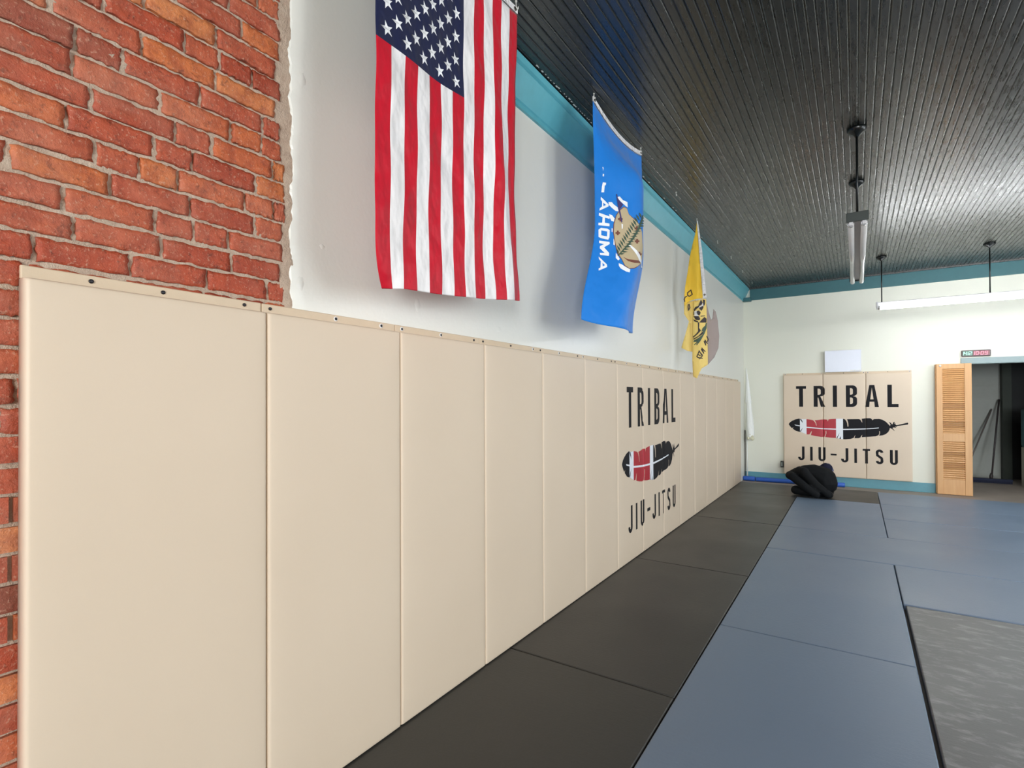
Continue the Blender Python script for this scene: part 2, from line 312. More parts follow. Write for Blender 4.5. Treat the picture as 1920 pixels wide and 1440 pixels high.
OKD={'W':[[[(0.067,0.357),(0.095,0.354),(0.092,0.365),(0.083,0.369),(0.078,0.4),(0.055,0.404),(0.06,0.377)]],[[(0.052,0.425),(0.118,0.447),(0.12,0.456),(0.039,0.489),(0.042,0.478),(0.061,0.467),(0.062,0.445),(0.05,0.437)],[(0.071,0.448),(0.097,0.453),(0.073,0.463)]],[[(0.036,0.499),(0.133,0.5),(0.131,0.511),(0.089,0.512),(0.087,0.535),(0.131,0.532),(0.131,0.544),(0.031,0.556),(0.031,0.545),(0.064,0.539),(0.067,0.514),(0.034,0.512)]],[[(0.054,0.564),(0.11,0.558),(0.134,0.561),(0.135,0.595),(0.126,0.607),(0.06,0.611),(0.038,0.609),(0.033,0.576)],[(0.057,0.575),(0.111,0.571),(0.112,0.594),(0.06,0.597)]],[[(0.046,0.625),(0.139,0.615),(0.143,0.625),(0.097,0.648),(0.149,0.667),(0.151,0.681),(0.075,0.689),(0.068,0.68),(0.11,0.673),(0.061,0.659),(0.06,0.649),(0.092,0.634),(0.049,0.636)]],[[(0.065,0.699),(0.148,0.723),(0.154,0.735),(0.09,0.763),(0.086,0.753),(0.099,0.746),(0.091,0.717),(0.071,0.71)],[(0.108,0.722),(0.133,0.729),(0.116,0.738)]],[[(0.064,0.288),(0.072,0.289),(0.069,0.305)]],[[(0.067,0.318),(0.077,0.318),(0.075,0.33),(0.065,0.329)]]],'FEATHERS':[[[(0.205,0.4),(0.226,0.394),(0.256,0.406),(0.3,0.409),(0.301,0.433),(0.285,0.43),(0.246,0.419),(0.216,0.41)]],[[(0.118,0.437),(0.15,0.432),(0.166,0.439),(0.206,0.447),(0.216,0.464),(0.186,0.466),(0.151,0.458),(0.121,0.449)]],[[(0.125,0.491),(0.152,0.49),(0.177,0.501),(0.172,0.517),(0.148,0.517),(0.133,0.505)]],[[(0.241,0.705),(0.267,0.707),(0.295,0.714),(0.35,0.723),(0.348,0.737),(0.312,0.737),(0.264,0.728),(0.246,0.717)]],[[(0.206,0.659),(0.222,0.667),(0.245,0.684),(0.233,0.692),(0.211,0.683)]],[[(0.151,0.549),(0.16,0.55),(0.159,0.567),(0.152,0.565)]],[[(0.173,0.594),(0.182,0.602),(0.188,0.624),(0.176,0.623)]]],'BORDER':[[[(0.222,0.457),(0.263,0.435),(0.292,0.437),(0.311,0.463),(0.35,0.474),(0.412,0.492),(0.474,0.522),(0.497,0.568),(0.679,0.621),(0.481,0.682),(0.398,0.711),(0.339,0.721),(0.293,0.712),(0.259,0.684),(0.216,0.659),(0.184,0.612),(0.165,0.565),(0.168,0.526),(0.191,0.485)]]],'TAN':[[[(0.226,0.459),(0.265,0.438),(0.292,0.44),(0.31,0.465),(0.347,0.477),(0.412,0.494),(0.474,0.522),(0.497,0.567),(0.673,0.62),(0.477,0.68),(0.392,0.708),(0.337,0.718),(0.294,0.709),(0.261,0.682),(0.22,0.657),(0.19,0.611),(0.171,0.565),(0.174,0.527),(0.196,0.486)]]],'CROSS':[[[(0.222,0.488),(0.239,0.486),(0.239,0.492),(0.251,0.49),(0.251,0.499),(0.239,0.5),(0.239,0.507),(0.222,0.509),(0.222,0.503),(0.209,0.505),(0.209,0.496),(0.222,0.494)]],[[(0.198,0.554),(0.215,0.552),(0.215,0.558),(0.227,0.557),(0.227,0.565),(0.215,0.567),(0.215,0.573),(0.199,0.575),(0.198,0.569),(0.186,0.571),(0.186,0.562),(0.198,0.561)]],[[(0.377,0.569),(0.401,0.566),(0.401,0.572),(0.421,0.57),(0.421,0.578),(0.401,0.581),(0.402,0.588),(0.378,0.591),(0.378,0.585),(0.363,0.587),(0.362,0.578),(0.377,0.576)]],[[(0.415,0.626),(0.449,0.621),(0.452,0.627),(0.492,0.621),(0.502,0.628),(0.458,0.636),(0.462,0.642),(0.424,0.647),(0.421,0.641),(0.401,0.644),(0.398,0.635),(0.418,0.632)]],[[(0.377,0.51),(0.4,0.507),(0.4,0.513),(0.419,0.51),(0.419,0.519),(0.399,0.522),(0.399,0.528),(0.376,0.531),(0.376,0.525),(0.361,0.527),(0.362,0.518),(0.377,0.516)]],[[(0.267,0.671),(0.313,0.677),(0.377,0.672),(0.494,0.659),(0.484,0.672),(0.382,0.686),(0.316,0.686)]]],'STICK':[[[(0.189,0.389),(0.199,0.389),(0.222,0.444),(0.249,0.507),(0.24,0.513),(0.214,0.46)]],[[(0.203,0.405),(0.257,0.427),(0.231,0.45),(0.218,0.445)]]],'PIPE':[[[(0.306,0.61),(0.318,0.605),(0.499,0.649),(0.739,0.655),(0.65,0.667),(0.45,0.666)]],[[(0.24,0.517),(0.253,0.518),(0.251,0.537),(0.242,0.541)]]],'BRANCH':[[[(0.227,0.672),(0.219,0.671),(0.485,0.44),(0.523,0.435)]],[[(0.23,0.663),(0.255,0.662),(0.277,0.654),(0.252,0.654)]],[[(0.23,0.663),(0.225,0.648),(0.207,0.639),(0.211,0.653)]],[[(0.24,0.649),(0.271,0.65),(0.302,0.642),(0.27,0.641)]],[[(0.24,0.649),(0.229,0.632),(0.204,0.622),(0.216,0.638)]],[[(0.251,0.635),(0.282,0.636),(0.314,0.628),(0.282,0.627)]],[[(0.251,0.635),(0.24,0.618),(0.216,0.608),(0.227,0.624)]],[[(0.262,0.621),(0.294,0.622),(0.327,0.614),(0.294,0.613)]],[[(0.262,0.621),(0.252,0.604),(0.228,0.594),(0.238,0.61)]],[[(0.274,0.607),(0.307,0.608),(0.341,0.6),(0.306,0.599)]],[[(0.274,0.607),(0.264,0.59),(0.241,0.58),(0.251,0.596)]],[[(0.287,0.593),(0.32,0.594),(0.356,0.585),(0.32,0.585)]],[[(0.287,0.593),(0.277,0.576),(0.254,0.566),(0.263,0.583)]],[[(0.3,0.579),(0.335,0.579),(0.373,0.571),(0.335,0.571)]],[[(0.3,0.579),(0.291,0.563),(0.268,0.553),(0.277,0.569)]],[[(0.315,0.565),(0.35,0.565),(0.393,0.556),(0.351,0.556)]],[[(0.315,0.565),(0.306,0.549),(0.283,0.539),(0.291,0.555)]],[[(0.33,0.551),(0.368,0.551),(0.415,0.54),(0.369,0.542)]],[[(0.33,0.551),(0.322,0.535),(0.298,0.525),(0.306,0.541)]],[[(0.347,0.537),(0.387,0.536),(0.443,0.524),(0.388,0.527)]],[[(0.347,0.537),(0.338,0.521),(0.313,0.511),(0.322,0.527)]],[[(0.364,0.522),(0.409,0.521),(0.481,0.505),(0.41,0.512)]],[[(0.364,0.522),(0.355,0.506),(0.329,0.497),(0.338,0.513)]],[[(0.383,0.508),(0.434,0.505),(0.626,0.464),(0.435,0.496)]],[[(0.383,0.508),(0.373,0.492),(0.346,0.483),(0.355,0.499)]],[[(0.404,0.492),(0.466,0.487),(0.61,0.456),(0.468,0.478)]],[[(0.404,0.492),(0.392,0.477),(0.363,0.468),(0.373,0.484)]],[[(0.427,0.477),(0.529,0.463),(0.615,0.443),(0.534,0.453)]],[[(0.427,0.477),(0.414,0.462),(0.382,0.454),(0.392,0.469)]],[[(0.457,0.459),(0.556,0.443),(0.612,0.427),(0.64,0.415)]],[[(0.457,0.459),(0.454,0.445),(0.422,0.439),(0.424,0.454)]]]}
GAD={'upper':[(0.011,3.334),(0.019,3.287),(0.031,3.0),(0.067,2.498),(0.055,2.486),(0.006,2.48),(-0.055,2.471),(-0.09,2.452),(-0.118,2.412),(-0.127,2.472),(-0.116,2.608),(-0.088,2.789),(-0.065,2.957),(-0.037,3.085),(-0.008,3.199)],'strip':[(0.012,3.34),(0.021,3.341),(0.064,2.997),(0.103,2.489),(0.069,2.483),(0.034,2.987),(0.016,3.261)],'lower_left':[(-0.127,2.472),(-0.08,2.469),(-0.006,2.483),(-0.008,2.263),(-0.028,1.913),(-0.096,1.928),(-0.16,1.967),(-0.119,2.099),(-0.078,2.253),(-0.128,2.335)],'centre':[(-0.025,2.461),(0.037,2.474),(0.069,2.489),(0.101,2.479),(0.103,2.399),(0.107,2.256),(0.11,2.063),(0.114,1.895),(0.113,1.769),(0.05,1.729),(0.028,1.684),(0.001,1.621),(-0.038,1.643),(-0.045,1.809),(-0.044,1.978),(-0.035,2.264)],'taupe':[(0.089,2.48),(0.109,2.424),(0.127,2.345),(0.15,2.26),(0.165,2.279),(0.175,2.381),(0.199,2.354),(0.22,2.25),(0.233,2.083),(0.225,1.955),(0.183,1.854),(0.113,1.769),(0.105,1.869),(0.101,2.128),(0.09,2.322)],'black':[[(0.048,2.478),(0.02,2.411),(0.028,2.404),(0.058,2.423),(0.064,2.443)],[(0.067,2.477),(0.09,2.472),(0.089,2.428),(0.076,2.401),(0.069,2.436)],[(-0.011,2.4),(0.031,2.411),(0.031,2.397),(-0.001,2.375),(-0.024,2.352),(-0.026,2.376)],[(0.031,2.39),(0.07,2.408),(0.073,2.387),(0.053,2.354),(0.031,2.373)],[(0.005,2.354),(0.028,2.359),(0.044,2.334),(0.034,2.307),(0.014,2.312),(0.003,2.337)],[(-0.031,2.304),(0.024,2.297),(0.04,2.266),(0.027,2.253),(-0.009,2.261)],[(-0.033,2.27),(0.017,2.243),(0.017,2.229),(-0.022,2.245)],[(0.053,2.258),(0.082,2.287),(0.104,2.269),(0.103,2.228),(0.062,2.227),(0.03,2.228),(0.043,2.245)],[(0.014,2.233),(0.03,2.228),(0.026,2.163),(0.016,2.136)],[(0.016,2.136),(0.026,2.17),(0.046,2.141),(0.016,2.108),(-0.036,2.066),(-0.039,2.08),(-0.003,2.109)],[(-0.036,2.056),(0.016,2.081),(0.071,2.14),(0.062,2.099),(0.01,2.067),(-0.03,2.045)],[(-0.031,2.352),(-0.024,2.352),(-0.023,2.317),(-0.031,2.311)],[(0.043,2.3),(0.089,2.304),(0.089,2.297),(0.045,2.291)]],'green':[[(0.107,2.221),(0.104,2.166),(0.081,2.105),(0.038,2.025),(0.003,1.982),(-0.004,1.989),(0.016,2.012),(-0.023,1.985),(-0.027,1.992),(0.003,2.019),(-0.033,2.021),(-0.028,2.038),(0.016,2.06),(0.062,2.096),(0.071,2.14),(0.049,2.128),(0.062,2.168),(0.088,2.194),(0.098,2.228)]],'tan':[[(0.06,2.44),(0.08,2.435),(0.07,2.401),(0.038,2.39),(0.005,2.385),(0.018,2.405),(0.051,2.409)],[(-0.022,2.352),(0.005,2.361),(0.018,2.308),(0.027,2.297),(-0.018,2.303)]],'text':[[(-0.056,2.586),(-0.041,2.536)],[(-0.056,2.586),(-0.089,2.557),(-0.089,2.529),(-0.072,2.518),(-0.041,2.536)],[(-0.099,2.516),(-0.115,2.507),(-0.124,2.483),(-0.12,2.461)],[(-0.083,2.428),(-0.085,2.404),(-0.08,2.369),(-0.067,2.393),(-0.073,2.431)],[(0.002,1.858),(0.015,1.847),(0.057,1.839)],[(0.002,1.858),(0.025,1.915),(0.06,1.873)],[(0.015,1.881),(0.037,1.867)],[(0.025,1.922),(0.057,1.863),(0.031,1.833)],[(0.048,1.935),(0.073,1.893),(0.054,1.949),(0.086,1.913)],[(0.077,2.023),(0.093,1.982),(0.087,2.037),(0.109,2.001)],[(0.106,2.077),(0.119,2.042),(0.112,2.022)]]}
XW, YB, ZC, ZF = -0.0526, 9.777, 3.372, -0.04
XR, Y0 = 7.6, -7.2
rnd = random.Random(7)

# ------------------------------------------------------------------ floor, ceiling, walls
bm = bmesh.new(); box(bm, (XW - .3, Y0 - .2, ZF - .12), (XR + .2, 12.6, ZF)); struct(obj('floor', bm, 'concrete'), 'grey brown concrete floor under the mats')

# ceiling: beadboard, every strip a real board with rounded edges and a few butt joints
def ceiling():
    bm = bmesh.new(); r = random.Random(3); W = 0.0455; x = XW - .02; k = 0
    prof = [(0.0, 0.006), (0.0014, 0.0055), (0.0034, 0.0022), (0.0065, 0.0), (W - 0.0075, 0.0), (W - 0.0045, 0.0016), (W - 0.0022, 0.0046), (W - 0.0005, 0.0062)]
    joints = []
    while x < XR + .05:
        if k % 2 == 0: joints = sorted(r.uniform(Y0, YB) for _ in range(3)); drops = [r.uniform(-0.0012, 0.0012) for _ in range(4)]
        ys = [Y0 - .02] + joints + [YB + .02]
        for i in range(len(ys) - 1):
            a = ys[i] + (0.0015 if i else 0); b = ys[i + 1] - 0.0015
            n = max(1, int((b - a) / 0.6)); dz = drops[i]
            rings = []
            for j in range(n + 1):
                y = a + (b - a) * j / n; wob = 0.0008 * sin(y * 2.3 + k * 1.7) + dz
                rings.append([bm.verts.new((x + px, y, ZC + pz + wob)) for px, pz in prof])
            for j in range(n):
                for q in range(len(prof) - 1):
                    bm.faces.new((rings[j][q], rings[j][q + 1], rings[j + 1][q + 1], rings[j + 1][q]))
            for ring in (rings[0], rings[-1]): bm.faces.new(ring)
        x += W; k += 1
    box(bm, (XW - .3, Y0 - .2, ZC + 0.0062), (XR + .2, YB + .1, ZC + 0.15))
    return struct(obj('ceiling', bm, 'ceil'), 'black painted beadboard ceiling')
ceiling()

# left wall: backing, mortar bed, bricks, plaster skin with a ragged edge
YE = 0.727
bm = bmesh.new(); box(bm, (XW - .3, Y0 - .2, ZF), (XW - .03, YB + .3, ZC + .1))
wl = struct(obj('wall_left', bm, 'mortar'), 'left wall, bare red brick near and cream plaster beyond')
bm = bmesh.new(); r = random.Random(5)
def mort(u, v):
    y = -0.55 + u * (YE + .02 + .55); z = 1.2 + v * (ZC - 1.2)
    q = 0.004 * sin(y * 31 + z * 17) * sin(z * 23 - y * 11) + r.uniform(-.0015, .0015)
    edge = exp(-((y - YE) / 0.03) ** 2) * 0.010
    return (XW - 0.0085 + q * 0.8 + edge * .6 + 0.002 * sin(z * 84.3), y, z)
grid(bm, mort, 90, 150)
box(bm, (XW - .031, Y0 - .1, ZF), (XW - .012, -0.55, ZC)); box(bm, (XW - .031, -0.55, ZF), (XW - .012, YE, 1.2))
obj('mortar_bed', bm, 'mortar', wl)
bm = bmesh.new(); r = random.Random(11)
def brick(y0, y1, z0, z1, fine):
    dx = r.uniform(-0.002, 0.003); tl = r.uniform(-0.002, 0.002); nu, nv = (14, 6) if fine else (1, 1)
    ph = r.uniform(0, 9); ph2 = r.uniform(0, 9)
    front = {}
    for i in range(nu + 1):
        for j in range(nv + 1):
            u, v = i / nu, j / nv
            ed = min(u * (y1 - y0), (1 - u) * (y1 - y0), v * (z1 - z0), (1 - v) * (z1 - z0))
            y = y0 + u * (y1 - y0); z = z0 + v * (z1 - z0) + tl * u
            x = XW - 0.002 + dx
            if fine:
                x += 0.0014 * sin(u * 7 + ph) * sin(v * 5 + ph2) + r.uniform(-.0011, .0011)
                if ed < 0.003:
                    x -= r.uniform(0.0005, 0.0030); y += r.uniform(-.003, .003); z += r.uniform(-.0028, .0028)
            front[i, j] = bm.verts.new((x, y, z))
    for i in range(nu):
        for j in range(nv):
            f = bm.faces.new((front[i, j], front[i + 1, j], front[i + 1, j + 1], front[i, j + 1])); f.smooth = fine
    rim = [(i, 0) for i in range(nu)] + [(nu, j) for j in range(nv)] + [(i, nv) for i in range(nu, 0, -1)] + [(0, j) for j in range(nv, 0, -1)]
    back = [bm.verts.new(Vector((XW - 0.030, front[q].co.y, front[q].co.z))) for q in rim]
    for a in range(len(rim)):
        b_ = (a + 1) % len(rim)
        bm.faces.new((front[rim[b_]], front[rim[a]], back[a], back[b_]))
CH = 0.0705; z = 1.877 - CH * 28 + .0; k = 0
while z < ZC:
    y = Y0 + r.uniform(0, .2); end = YE - r.uniform(0.012, 0.04)
    while y < end:
        L = r.choice((.205, .205, .205, .2, .21, .105, .105)) if k % 6 else r.choice((.105, .205, .1))
        y1 = min(y + L, end)
        if y1 - y > 0.03 and z + CH > ZF:
            jj = r.uniform(-.002, .002)
            brick(y + .0055 + jj, y1 - .0055, max(ZF, z + .0055), min(z + CH - .005 + r.uniform(-.002, .002), ZC), y1 > -0.5 and z > 1.3)
        y = y1 if y1 < end else end
    z += CH; k += 1
obj('brickwork', bm, 'brick', wl)
bm = bmesh.new(); r = random.Random(21); NZ = 260
def edge_y(z): return YE + 0.004 * sin(z * 9) + 0.003 * sin(z * 37 + 1) + 0.002 * sin(z * 83)
jit = [r.uniform(-.0025, .0025) for _ in range(NZ + 1)]
prev = None
for j in range(NZ + 1):
    z = ZF + (ZC - ZF) * j / NZ; y = edge_y(z) + jit[j]; lip = 0.0003 + 0.0006 * abs(sin(z * 14))
    row = [bm.verts.new(p) for p in ((XW - .028, y + .004, z), (XW - .004, y, z), (XW + lip, y + .006, z), (XW + .0005, y + .05 + .02 * sin(z * 5), z), (XW, 1.2, z), (XW, 4.0, z), (XW, YB + .05, z))]
    if prev:
        for q in range(6): bm.faces.new((prev[q], prev[q + 1], row[q + 1], row[q])).smooth = q > 1
    prev = row
pl = obj('plaster_skin', bm, 'plaster', wl)
# lumps, filled holes and dents in the plaster
bm = bmesh.new()
def lump(y, z, ry, rz, h=0.008):
    L = []
    c = bm.verts.new((XW + h, y, z))
    ring1 = [bm.verts.new((XW + h * .6 + r.uniform(-.001, .001), y + ry * .55 * cos(a) * r.uniform(.7, 1.2), z + rz * .55 * sin(a) * r.uniform(.7, 1.2))) for a in [2 * pi * q / 10 for q in range(10)]]
    ring2 = [bm.verts.new((XW - .0005, y + ry * cos(a) * r.uniform(.8, 1.3), z + rz * sin(a) * r.uniform(.8, 1.3))) for a in [2 * pi * q / 10 for q in range(10)]]
    for q in range(10):
        n = (q + 1) % 10
        bm.faces.new((c, ring1[q], ring1[n])).smooth = True; bm.faces.new((ring1[q], ring2[q], ring2[n], ring1[n])).smooth = True
for y, z, ry, rz, h in LUMPS: lump(y, z, ry, rz, h * .45)
obj('plaster_patch', bm, 'plaster', wl)

# back wall with the closet opening (x from 2.965)
OX0, OX1, OZ = 2.965, 4.35, 1.905
bm = bmesh.new()
box(bm, (XW - .3, YB, ZF), (OX0, YB + .14, ZC + .1)); box(bm, (OX0, YB, OZ), (OX1, YB + .14, ZC + .1)); box(bm, (OX1, YB, ZF), (XR + .2, YB + .14, ZC + .1))
struct(obj('wall_back', bm, 'plaster_back'), 'cream back wall with a closet opening')
bm = bmesh.new(); wy = [1.3, 3.9, 4.3, 6.9]  # window openings added to go with the side fill
box(bm, (XR, Y0 - .2, ZF), (XR + .15, YB + .2, .8)); box(bm, (XR, Y0 - .2, 2.9), (XR + .15, YB + .2, ZC + .1))
for a, b in ((Y0 - .2, wy[0]), (wy[1], wy[2]), (wy[3], YB + .2)): box(bm, (XR, a, .8), (XR + .15, b, 2.9))
struct(obj('wall_right', bm, 'plaster_back'), 'cream right wall beyond the frame')
# front wall: shop front with three windows and bars
bm = bmesh.new()
wx = [0.5, 2.3, 2.75, 4.55, 5.0, 6.8]
box(bm, (XW - .3, Y0 - .15, ZF), (XR + .2, Y0, .5)); box(bm, (XW - .3, Y0 - .15, 3.0), (XR + .2, Y0, ZC + .1))
for a, b in ((XW - .3, wx[0]), (wx[1], wx[2]), (wx[3], wx[4]), (wx[5], XR + .2)): box(bm, (a, Y0 - .15, .5), (b, Y0, 3.0))
struct(obj('wall_front', bm, 'plaster_back'), 'shop front wall behind the camera')
for i in range(3):
    a, b = wx[2 * i], wx[2 * i + 1]; bm = bmesh.new()
    for lo, hi in (((a, .5), (a + .05, 3.0)), ((b - .05, .5), (b, 3.0)), ((a, .5), (b, .55)), ((a, 2.95), (b, 3.0)), ((a, 2.25), (b, 2.3)), (((a + b) / 2 - .025, .55), ((a + b) / 2 + .025, 2.95))):
        box(bm, (lo[0], Y0 - .11, lo[1]), (hi[0], Y0 - .05, hi[1]))
    struct(obj('window_%d' % (i + 1), bm, 'wood_dark'), 'shop front window frame behind the camera')

for i in range(2):  # unseen side windows, added as a source for the side fill
    a, b = wy[2 * i], wy[2 * i + 1]; bm = bmesh.new()
    for lo, hi in (((a, .8), (a + .05, 2.9)), ((b - .05, .8), (b, 2.9)), ((a, .8), (b, .85)), ((a, 2.85), (b, 2.9)), (((a + b) / 2 - .025, .85), ((a + b) / 2 + .025, 2.85))):
        box(bm, (XR + .06, lo[0], lo[1]), (XR + .11, hi[0], hi[1]))
    struct(obj('window_%d' % (i + 4), bm, 'wood_dark'), 'added side window frame, unseen beyond the right edge')
# crown on the left wall, stepped profile along Y
prof = [(XW, 3.143), (XW + .016, 3.143), (XW + .018, 3.168), (XW + .010, 3.174), (XW + .020, 3.182), (.030, 3.318), (.026, 3.326), (.042, 3.334), (.050, 3.366), (XW, 3.366)]
bm = bmesh.new(); ys = [YE + .01] + frange(1.2, YB, 1.1) + [YB]
rings = [[bm.verts.new((x, y, z)) for x, z in prof] for y in ys]
for i in range(len(ys) - 1):
    for q in range(len(prof)): bm.faces.new((rings[i][q], rings[i][(q + 1) % len(prof)], rings[i + 1][(q + 1) % len(prof)], rings[i + 1][q]))
bm.faces.new(rings[0]); bm.faces.new(rings[-1][::-1])
struct(obj('trim_1', bm, 'teal'), 'teal crown moulding along the left wall')
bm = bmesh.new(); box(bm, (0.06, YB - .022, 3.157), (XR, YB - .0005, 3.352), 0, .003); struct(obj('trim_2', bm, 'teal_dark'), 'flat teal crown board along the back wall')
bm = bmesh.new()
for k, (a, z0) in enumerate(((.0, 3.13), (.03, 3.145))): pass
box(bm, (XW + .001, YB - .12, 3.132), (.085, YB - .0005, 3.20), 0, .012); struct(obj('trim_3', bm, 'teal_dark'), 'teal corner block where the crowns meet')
bm = bmesh.new(); box(bm, (XW + .001, YB - .016, ZF), (OX0 - .001, YB - .0005, .104), 0, .003); struct(obj('baseboard_back', bm, 'teal_base'), 'teal baseboard along the back wall')
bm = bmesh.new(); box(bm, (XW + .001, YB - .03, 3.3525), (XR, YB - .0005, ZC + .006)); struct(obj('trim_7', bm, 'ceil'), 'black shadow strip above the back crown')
# closet casing and interior
bm = bmesh.new(); box(bm, (OX0 - .03, YB - .02, OZ), (OX1 + .05, YB - .0005, OZ + .085), 0, .004); box(bm, (OX0 - .02, YB - .02, OZ - .006), (OX1, YB + .14, OZ - .0005), 0, .002)
struct(obj('trim_4', bm, 'casing'), 'gray green casing over the closet opening')
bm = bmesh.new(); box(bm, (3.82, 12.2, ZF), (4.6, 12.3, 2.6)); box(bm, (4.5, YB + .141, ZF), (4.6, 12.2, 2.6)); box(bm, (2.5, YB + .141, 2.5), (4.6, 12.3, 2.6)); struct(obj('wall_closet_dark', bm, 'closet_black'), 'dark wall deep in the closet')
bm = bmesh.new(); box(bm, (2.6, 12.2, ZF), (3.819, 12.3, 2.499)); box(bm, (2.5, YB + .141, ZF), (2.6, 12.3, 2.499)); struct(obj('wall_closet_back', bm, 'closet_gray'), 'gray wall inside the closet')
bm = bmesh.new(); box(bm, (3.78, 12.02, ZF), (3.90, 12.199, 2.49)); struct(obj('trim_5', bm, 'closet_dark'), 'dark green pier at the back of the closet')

# ------------------------------------------------------------------ wall pads
PW, PT = 0.61, 0.0526
class Pad:
    """pad in local frame: u along the wall, n out of the wall, v up; H body height"""
    def __init__(s, origin, udir, ndir, W, H, seed, wr=0.0):
        s.o = Vector(origin); s.u = Vector(udir); s.n = Vector(ndir); s.W = W; s.H = H; s.seed = seed; s.wr = wr; s.g = 0.0016
        r = random.Random(seed); s.ph = [r.uniform(0, 6.3) for _ in range(6)]
    def depth(s, u, v):
        d = min(u, s.W - u) - s.g; dv = min(v, s.H - v); R = 0.011
        x = PT - 0.0035
        for q, rr in ((d, R), (dv, 0.008)):
            if q < rr: q = max(q, 0); x -= rr - math.sqrt(max(0, rr * rr - (rr - q) ** 2))
        su = min(1, max(0, d) / .09); sv = min(1, dv / .12)
        x += 0.0035 * (su * (2 - su)) * (sv * (2 - sv))
        x += s.wr * exp(-(s.H - v) / .10) * sin(u * 34 + s.ph[0]) * min(1, max(0, d) / .03) * min(1, dv / .03)
        return x
    def P(s, u, v, n): return s.o + s.u * u + s.n * n + Vector((0, 0, v))
def pad_body(p, name='cushion'):
    bm = bmesh.new(); g = p.g
    us = [g, g + .001, g + .0025, g + .005, g + .008, g + .011, .03, .05, .08]; us = us + [p.W * q / 12 for q in range(2, 11)] + [p.W - x for x in us[::-1]]
    us = sorted(set(round(x, 5) for x in us))
    vs = sorted(set([0, .0015, .004, .008, .02, .05, .1] + [p.H * q / 16 for q in range(1, 16)] + [p.H - x for x in (.16, .12, .1, .08, .06, .05, .035, .02, .008, .004, .0015, 0)]))
    V = [[bm.verts.new(p.P(u, v, p.depth(u, v))) for v in vs] for u in us]
    for i in range(len(us) - 1):
        for j in range(len(vs) - 1):
            bm.faces.new((V[i][j], V[i + 1][j], V[i + 1][j + 1], V[i][j + 1])).smooth = True
    rim = [(i, 0) for i in range(len(us) - 1)] + [(len(us) - 1, j) for j in range(len(vs) - 1)] + [(i, len(vs) - 1) for i in range(len(us) - 1, 0, -1)] + [(0, j) for j in range(len(vs) - 1, 0, -1)]
    back = [bm.verts.new(p.P(us[i], vs[j], 0.0008)) for i, j in rim]
    for a in range(len(rim)):
        b = (a + 1) % len(rim); ia, ja = rim[a]; ib, jb = rim[b]
        bm.faces.new((V[ib][jb], V[ia][ja], back[a], back[b])).smooth = True
    bm.faces.new(back[::-1]); bmesh.ops.recalc_face_normals(bm, faces=bm.faces[:])
    return bm
def lbox(bm, p, u0, u1, v0, v1, n0, n1, mi=0, bev=0.0):
    a = p.P(u0, v0, n0); b = p.P(u1, v1, n1)
    box(bm, [min(a[i], b[i]) for i in range(3)], [max(a[i], b[i]) for i in range(3)], mi, bev)
def make_pad(p, screws, label, group, cat='wall pad', flange=0.034):
    e = empty('wall_pad', p.P(p.W / 2, 0, 0)); bpy.context.view_layer.update()
    def par(o):
        o.parent = e; o.matrix_parent_inverse = Matrix.Translation(-e.location); return o
    par(obj('cushion', pad_body(p), 'pad'))
    bm = bmesh.new(); lbox(bm, p, .0015, p.W - .0015, p.H + .0006, p.H + flange, .0008, .013, 0, .003)
    par(obj('nailing_strip', bm, 'pad_edge'))
    for u, wash in screws:
        bm = bmesh.new(); c = p.P(u, p.H + flange * .55, .0130)
        if wash: lathe(bm, [(.0095, 0), (.0095, .001), (.0065, .0022)], c, p.n, 14, 1)
        lathe(bm, [(.0058, .0018 if wash else 0), (.0055, .0032), (.0025, .0042)], c, p.n, 12, 0)
        par(obj('screw', bm, ['screw', 'washer']))
    tag(e, label, cat, group); return e, par


